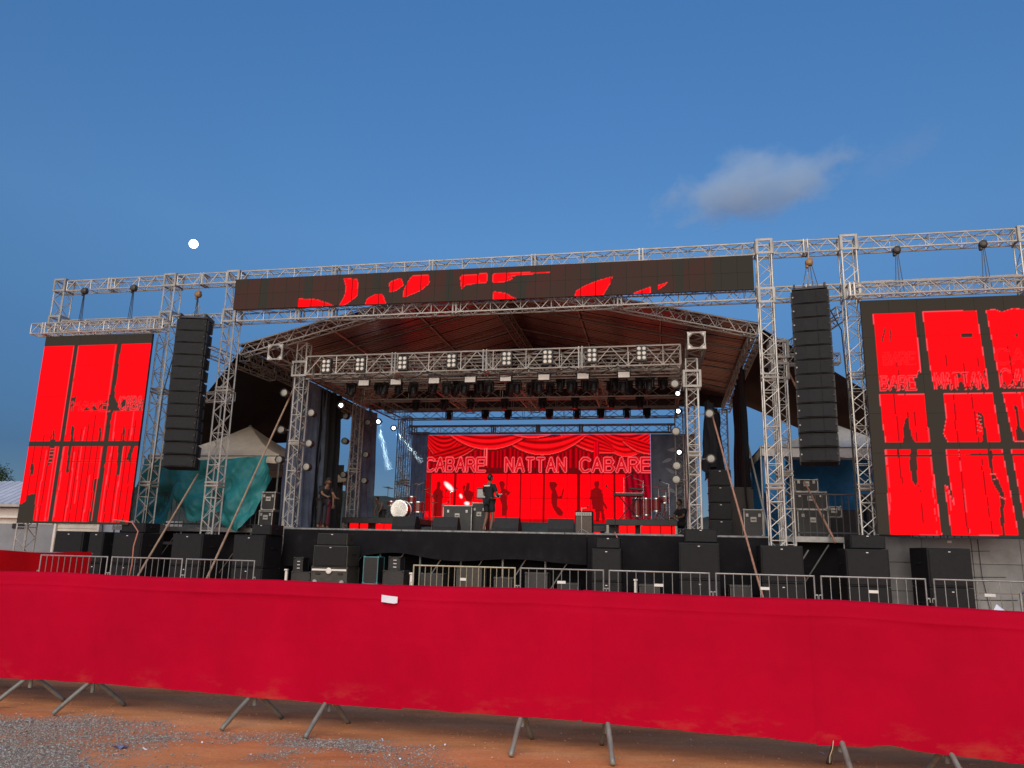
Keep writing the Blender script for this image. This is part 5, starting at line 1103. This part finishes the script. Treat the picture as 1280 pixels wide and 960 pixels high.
def stage_barrier(label, u0, u1, step, m, v=-6.0, plate=True, v1=None):
    v1 = v if v1 is None else v1; L_ = math.hypot(u1-u0, v1-v)-.06; t = thing('crowd_barrier', label, 'barrier', ((u0+u1)/2, (v+v1)/2, 0), math.atan2(v1-v, u1-u0))
    n = barrier_parts(t, L_, step, m)
    if plate: MB().box((0, -.015, .93), (L_/n*1.0, .006, .05)).build('name_plate', WHITEP, t)
    for s_ in (-1, 1): MB().tube([(s_*(L_/2-.3), -.3, .0), (s_*(L_/2-.3), -.26, .05), (s_*(L_/2-.3), 0, .22), (s_*(L_/2-.3), .26, .05), (s_*(L_/2-.3), .3, 0)], .018, 6).build('foot', m, t)
YST = mat('yellowed_steel', (.46, .43, .30), .5, .5, .15, 6.)
for (u0, u1, st, m_, lab) in ((-8.8, -7.1, .155, STEEL, 'steel crowd barrier meeting the darkened red fence before the white building'), (-7.05, -5.32, .14, STEEL, 'steel crowd barrier before the pink cable bundle'), (-5.28, -3.67, .135, STEEL, 'steel crowd barrier with an open end below the teal tarp'),
                         (-.3, 1.8, .12, YST, 'yellowish close-barred crowd barrier before the middle of the stage'), (1.85, 3.5, .165, STEEL, 'steel crowd barrier before the orange cable speaker'), (3.55, 5.44, .165, STEEL, 'steel crowd barrier before the percussion tower'),
                         (5.5, 7.27, .16, STEEL, 'steel crowd barrier before the leaning rust-red pole'), (7.33, 9.12, .16, STEEL, 'steel crowd barrier with a pale plate before the flight case platform'), (9.2, 11.0, .17, STEEL, 'steel crowd barrier before the grey concrete wall')):
    stage_barrier(lab, u0, u1, st, m_, plate=u0 > -1)
# ---- near barrier line with red cloth
BA = math.atan2(-.254, 1); BD = Vector((math.cos(BA), math.sin(BA), 0)); BN = Vector((-BD.y, BD.x, 0)); B0 = Vector((.11, 6.32, 0))
def BP(s, off, z): return B0 + BD*s + BN*off + Vector((0, 0, z))
FOOT = mat('grey_green_painted_steel', (.22, .225, .19), .55, .3, .2, 10., stain=((.30, .17, .09), 14., .55, .7))
cs_ = [-5.38, -3.085, -.78, 1.49, 3.78, -7.67]      # panel centres along the line
wh = ('at the gravel edge next to the darkened red fence', 'standing in the gravel with widely splayed feet', 'left of the white paper strip, over bare dirt and gravel', 'right of the white paper strip over bare dirt', 'under the sagging hem of the red cloth', 'beyond the sagging hem of the red cloth')
wh = ('at the gravel edge by the darkened red fence', 'standing deepest in the gravel', 'below the white paper strip', 'over the bare tracked dirt', 'under the sagging hem', 'outermost at the gravel end')
SWIV = (25, 30, 28, 21, 8, 2, -15, -8, -14, -10, 20, 25)
for i_, (s0, w_) in enumerate(zip(cs_, wh)):
    t = thing('crowd_barrier', 'steel crowd barrier behind the red cloth, ' + w_, 'barrier', BP(s0, 0, 0), BA, None, True)
    barrier_parts(t, 2.2, .15, FOOT, 1.15, low=.3, z0=.28)
    if i_ == 4: t.location.z = -.035; t.rotation_euler = (0, .02, BA)
    for s_ in (-1, 1):
        x = s_*.81; sw = R_(SWIV[i_*2 + (s_ > 0)]); cx_, cy_ = math.sin(sw), math.cos(sw)
        MB().cyl((x, 0, .155), (x, 0, .36), .017, n=10).build('foot_socket', FOOT, t)
        for q in (-1, 1):
            MB().tube([(x+q*cx_*r_, q*cy_*r_, z_) for r_, z_ in ((.012, .255), (.04, .236), (.15, .145), (.27, .040), (.30, .012))], .0195, 10).build('foot', FOOT, t, True)
def red_mat():
    m = mat('red_cloth', (.445, .0002, .020), .78, 0, .06, 1.3, bump=.12, bscale=900, spec=.08); nt = m.node_tree; p = nt.nodes['Principled BSDF']; L = nt.links.new
    src = p.inputs['Base Color'].links[0].from_socket
    tc = nt.nodes.new('ShaderNodeTexCoord'); sp = nt.nodes.new('ShaderNodeSeparateXYZ'); L(tc.outputs['Object'], sp.inputs[0])
    mp = nt.nodes.new('ShaderNodeMapping'); mp.inputs['Scale'].default_value = (1.2, 1, 3.0); L(tc.outputs['Object'], mp.inputs[0])
    n = nt.nodes.new('ShaderNodeTexNoise'); n.inputs['Scale'].default_value = 2.2; n.inputs['Detail'].default_value = 9; n.inputs['Roughness'].default_value = .7; L(mp.outputs[0], n.inputs[0])
    a = nt.nodes.new('ShaderNodeMapRange'); a.inputs['From Min'].default_value = .42; a.inputs['From Max'].default_value = .24; L(sp.outputs[2], a.inputs[0])
    b = nt.nodes.new('ShaderNodeMapRange'); b.inputs['From Min'].default_value = .52; b.inputs['From Max'].default_value = 1.1; L(n.outputs[0], b.inputs[0])
    c = nt.nodes.new('ShaderNodeMath'); c.operation = 'MULTIPLY'; L(a.outputs[0], c.inputs[0]); L(b.outputs[0], c.inputs[1]); c.use_clamp = True
    mx = nt.nodes.new('ShaderNodeMix'); mx.data_type = 'RGBA'; L(c.outputs[0], mx.inputs[0]); L(src, mx.inputs[6]); mx.inputs[7].default_value = (.48, .12, .045, 1); L(mx.outputs[2], p.inputs['Base Color'])
    return m
REDC = red_mat()
def vnf(s): return max(0., min(1., .5+fbm((math.floor(s/.58)*1.7, 2., 0.))))
def red_cloth(label, s0, s1, ztop, zb, off, seed, lean=0.):
    mb = MB(); L_ = s1-s0; nu = int(L_*44); rows = [(.055, -.16), (.05, -.06), (.036, .0), (.012, .012), (-.014, .012), (-.036, -.004)]
    front = [(-.040, -.03), (-.043, -.065), (-.046, -.092), (-.0495, -.098), (-.0495, -.106), (-.046, -.112)]
    prof = rows + front; nz = 30
    def pt(i, j):
        s = s0 + L_*i/nu; h = ztop - .012*math.sin(math.pi*((s-.1) % 2.27)/2.27) + .004*fbm((s*2, seed, 0)) + lean*(i/nu)
        if j < len(prof):
            o, dz = prof[j]; k = .004*fbm((s*5, dz*9, seed)) if j > 6 else 0; return (s, o*(1 if o > 0 else 1) - (off if o < 0 else -off) + k, h+dz)
        t = (j-len(prof)+1)/nz; zbv = zb(s) + .006*fbm((s*3.1, 7, seed)); z = (h-.112) + (zbv-(h-.112))*t
        w = .020*fbm((s*1.1, z*.5, seed)) + .004*math.sin(s*2.77*2)*t + .008*t*math.sin(s*2.9+fbm((s, 3, seed))*2) + .010*t**2*fbm((s*4.2, z*2.0, seed+4)) + .003*fbm((s*9, z*5, seed))
        w -= .0035*math.exp(-((((s+.13*math.sin(z*1.2)) % .58)-.29)/.014)**2)*(.4+.6*vnf(s)) + .0025*math.exp(-((z-.72)/.012)**2)
        return (s, -.05-off + w - .02*t, z)
    nj = len(prof)+nz; vs = [pt(i, j) for j in range(nj) for i in range(nu+1)]
    mb.add(vs, [(j*(nu+1)+i, j*(nu+1)+i+1, (j+1)*(nu+1)+i+1, (j+1)*(nu+1)+i) for j in range(nj-1) for i in range(nu)])
    o = mb.build('red_cloth', REDC, None, True); o.location = B0; o.rotation_euler = (0, 0, BA); return tag(o, label, 'cloth')
red_cloth('long red cloth with dusty hem hung over the barrier on the gravel', -9.4, -.93, 1.168, lambda s: .235 + .012*math.sin(s*1.3), .0, 1)
red_cloth('red cloth carrying the white paper strip over the barrier', -1.06, .58, 1.172, lambda s: .238 + .02*math.exp(-((s-.55)/.08)**2), .002, 1)
red_cloth('smooth red cloth over the barrier on bare tracked dirt', .50, 2.22, 1.178, lambda s: .236 - .012*(s-.5), .0, 1, -.012)
red_cloth('red cloth with a torn sagging hem over the barrier', 2.14, 6.6, 1.168, lambda s: .205 + .025*math.exp(-((s-2.6)/.12)**2) - .03*min(1, max(0, s-2.8)), .002, 1, -.09)
PAPER = mat('white_paper', (.78, .80, .86), .8, 0, .03)
mb = MB().grid(lambda a, b: (-.07+.14*a, -.01-.012*math.sin(a*3.14), .028-.056*b-.012*a+.008*(a > .9)*b), 6, 2); o = mb.build('paper_strip', PAPER, None, True); o.location = BP(-1.08, -.075, 1.065); o.rotation_euler = (0, 0, BA); tag(o, 'white paper strip stuck near the top of the red cloth', 'paper')
mb = MB().add([(-.07, 0, 0), (.07, 0, 0), (0, .04, .07), (0, -.05, .01)], [(0, 3, 2), (3, 1, 2), (0, 2, 1)]); o = mb.build('crumpled_paper', PAPER); o.location = BP(3.4, .02, 1.11); tag(o, 'crumpled white paper lying on the far end of the red cloth', 'paper')
# strings dangling from the hem
for s_, lab in ((2.25, 'pale string dangling from the hem by the torn sag'), (4.05, 'short pale string dangling past the sagging hem')):
    mb = MB().tube([BP(s_, -.08, .24), BP(s_-.01, -.09, .19), BP(s_-.03, -.09, .14), BP(s_-.035, -.1, .10)], .003, 5); tag(mb.build('string', mat('string', (.5, .42, .28), .9)), lab, 'string')
# red cloth fences further off, their weaker light painted as a darker red
REDD = mat('dimmed_red_cloth', (.22, .0006, .003), .85, 0, .12, 1., spec=.05)
def far_fence(label, a, b, ztop):
    A, B = S(*a, 0), S(*b, 0); d = B-A; L_ = d.length; ang = math.atan2(d.y, d.x)
    t = thing('cloth_fence', label, 'fence', A, ang, None, True); mb = MB()
    mb.grid(lambda s, q: (L_*s, -.03+.02*fbm((s*L_*1.3, q, 3)), ztop - (ztop-.2)*q - .02*math.sin(s*L_*2.5)*(1-q)), int(L_*8), 8).build('cloth', REDD, t, True)
    for k in range(int(L_/2)+1): MB().cyl((min(L_, k*2.), .02, 0), (min(L_, k*2.), .02, ztop-.02), .02).build('post', STEEL, t)
    MB().cyl((0, .02, ztop-.02), (L_, .02, ztop-.02), .02).build('rail', STEEL, t)
far_fence('red cloth fence, darkened for weaker light, running off towards the white house', (-17.5, -5.4), (-8.0, -5.4), 1.235)
far_fence('red cloth fence, darkened for weaker light, running back at the edge past the concrete wall', (9.78, -8.05), (11.6, -4.2), 1.06)
# litter
for i in range(46):
    if i < 16: x, y = random.gauss(-.55, .35), random.gauss(6.0, .22)
    else: x, y = random.uniform(-4.6, 2.5), random.uniform(5.5, 7.0)
    a, l, w = random.uniform(0, 6.28), random.uniform(.012, .05), random.uniform(.006, .014)
    if i < 16: l = random.uniform(.008, .02)
    mb = MB().grid(lambda p, q: ((p-.5)*l, (q-.5)*w, .006+.008*math.sin(p*3.1+i)*.6), 3, 1); o = mb.build('paper_scrap', PAPER); o.location = (x, y, ground_h(x, y)+.004); o.rotation_euler = (random.uniform(-.3, .3), random.uniform(-.3, .3), a)
    tag(o, 'tiny white paper scrap lying on the dirt', 'litter', 'paper scraps on the dirt')
mb = MB().grid(lambda p, q: ((p-.5)*.09, (q-.5)*.06, .012+.012*math.sin(p*7)*math.cos(q*5)), 8, 5); o = mb.build('plastic_wrapper', mat('blue_wrapper', (.16, .19, .32), .4)); o.location = (-2.78, 6.02, ground_h(-2.78, 6.02)+.004); tag(o, 'crumpled bluish plastic wrapper lying in the gravel', 'litter')
# ================================================================ SURROUNDINGS
CON = mat('grey_concrete', (.27, .285, .28), .8, 0, .10, 1.3, bump=.2, bscale=12, stain=((.19, .20, .20), 1.1, .52, .6))
t = thing('concrete_wall', 'grey panelled concrete wall under the larger red screen', 'wall', (9.95, .35, 0))
for i, (a, b) in enumerate(((0, 1.05), (1.05, 2.2), (2.2, 3.3), (3.3, 4.5), (4.5, 6.))):
    for k, (c, d) in enumerate(((0, .75), (.75, 1.45), (1.45, 2.08))): MB().box(((a+b)/2, .06+random.uniform(-.004, .004), (c+d)/2), (b-a-.012, .12, d-c-.010), .006).build('panel', CON, t)
for z, a, b in ((1.78, 1.2, 2.6), (1.16, 1.3, 2.9), (.62, 1.4, 3.1)): MB().tube([(a, -.02, z), ((a+b)/2, -.025, z-.03), (b, -.02, z-.01)], .007, 5).build('wire', BLACKP, t)
MB().tube([(2.35, -.02, 2.05), (2.36, -.03, 1.2), (2.5, -.03, .05)], .008, 5).build('wire', BLACKP, t); MB().box((1.7, -.01, 1.98), (.1, .02, .06)).build('bracket', WHITEP, t)
WHW = mat('white_wall', (.62, .60, .56), .8, 0, .1, 1., stain=((.40, .36, .30), .9, .55, .6)); GRW = mat('grey_wall', (.20, .215, .235), .8, 0, .1, 1.)
# low building behind the smaller screen: grey wall, roller shutter, white sheet
t = thing('roadside_building', 'low grey and white building with roller shutter behind the smaller screen', 'building', (-20.5, 4.4, 0))
MB().box((1.4, .15, 1.05), (2.9, .2, 2.1)).build('grey_wall', GRW, t)
MB().box((1.0, .1, 2.35), (3.6, .5, .08)).box((1.0, .2, 2.2), (3.5, .3, .22)).build('roof_edge', WHW, t); MB().box((1.3, .02, 2.02), (.5, .04, .18)).build('dark_opening', BLACKP, t)
for i in range(16): MB().box((3.8, .12+.01*(i % 2), .07+i*.14), (1.75, .06, .132), .012).build('shutter_slat', mat('cream_shutter', (.52, .49, .41), .6, 0, .1, 2., stain=((.35, .24, .14), 2.4, .6, .7)), t)
MB().box((5.6, .3, 1.15), (1.8, .1, 2.3)).build('blue_grey_panel', mat('blue_grey_panel', (.27, .31, .36), .7), t); MB().box((7.2, .25, 1.15), (1.6, .1, 2.3)).build('white_panel', WHW, t)
for x in (2.88, 4.7, 6.45): MB().box((x, .1, 1.15), (.09, .16, 2.3)).build('jamb', WHW, t)
# white-roofed house further off
WROOF = mat('white_metal_roof', (.46, .49, .55), .5, .1, .1, 1.)
t = thing('house', 'white-roofed house standing behind the outer lattice tower', 'house', (-47, 22., 0))
MB().box((6, 3, 1.75), (12, 6, 3.5)).build('wall', WHW, t)
for i in range(24):
    x = -.5 + 13*i/24; MB().add([(x, -.6, 3.75), (x+.5, -.6, 3.75), (x+.5, 3.2, 5.5), (x, 3.2, 5.5), (x+.25, -.6, 3.80), (x+.25, 3.2, 5.55)], [(0, 4, 5, 3), (4, 1, 2, 5)]).build('roof_sheet', WROOF, t)
MB().add([(-.5, 3.2, 5.5), (12.6, 3.2, 5.5), (12.6, 7, 3.7), (-.5, 7, 3.7)], [(0, 1, 2, 3)]).build('rear_roof', WROOF, t); MB().box((6, -.62, 3.68), (13, .1, .18)).build('gutter', mat('gutter', (.35, .34, .32), .6), t)
for x in (2.5, 6.5, 10.): w = MB().box((x, -.02, 1.8), (1.2, .06, 1.1)).build('window', mat('window_glass', (.03, .04, .05), .1, 0, spec=.8), t); MB().box((x, -.04, 1.22), (1.4, .12, .08)).build('sill', WHW, w)
# tree
LEAF = mat('dark_leaves', (.030, .055, .020), .7, 0, .5, 2.5, spec=.2); BARK = mat('bark', (.07, .05, .035), .9, 0, .3, 5., bump=.4)
def tree(label, uvz, h, r, n, seed):
    random.seed(seed); t = thing('tree', label, 'tree', uvz); tr = MB().tube([(0, 0, 0), (.1, 0, h*.3), (.0, .1, h*.55), (.15, .1, h*.8)], [.32, .26, .18, .06], 9); V = []; Fc = []
    cl = []
    for i in range(34):
        a, e = random.uniform(0, 6.28), random.uniform(-.35, 1.); rr = r*random.uniform(.35, 1.); c = Vector((math.cos(a)*math.cos(e)*rr, math.sin(a)*math.cos(e)*rr, h*.62+math.sin(e)*r*.75)); cl.append((c, r*random.uniform(.18, .36)))
        tr.tube([(0, 0, h*.35+.25*h*random.random()), c*.5 + Vector((0, 0, h*.28)), c], [.09, .05, .02], 5)
    for i in range(n):
        c, s = random.choice(cl); d = Vector((random.gauss(0, 1), random.gauss(0, 1), random.gauss(0, .8))).normalized()*s*random.random()**.4; p = c+d; q = Vector((random.gauss(0, 1), random.gauss(0, 1), random.gauss(0, .6))).normalized(); w = q.orthogonal().normalized(); l = random.uniform(.10, .22); o = len(V)
        V += [p, p+q*l*.5+w*l*.28, p+q*l, p+q*l*.5-w*l*.28]; Fc.append((o, o+1, o+2, o+3))
    tr.build('trunk', BARK, t, True); m = MB(); m.add(V, Fc); m.build('crown', LEAF, t); return t
tree('dark leafy tree rising behind the white-roofed house', (-56.5, 38, 0), 9.2, 3.4, 9000, 3)
tree('dark leafy tree further out beyond the white-roofed house', (-62, 40, 0), 9.5, 4.2, 7000, 5)
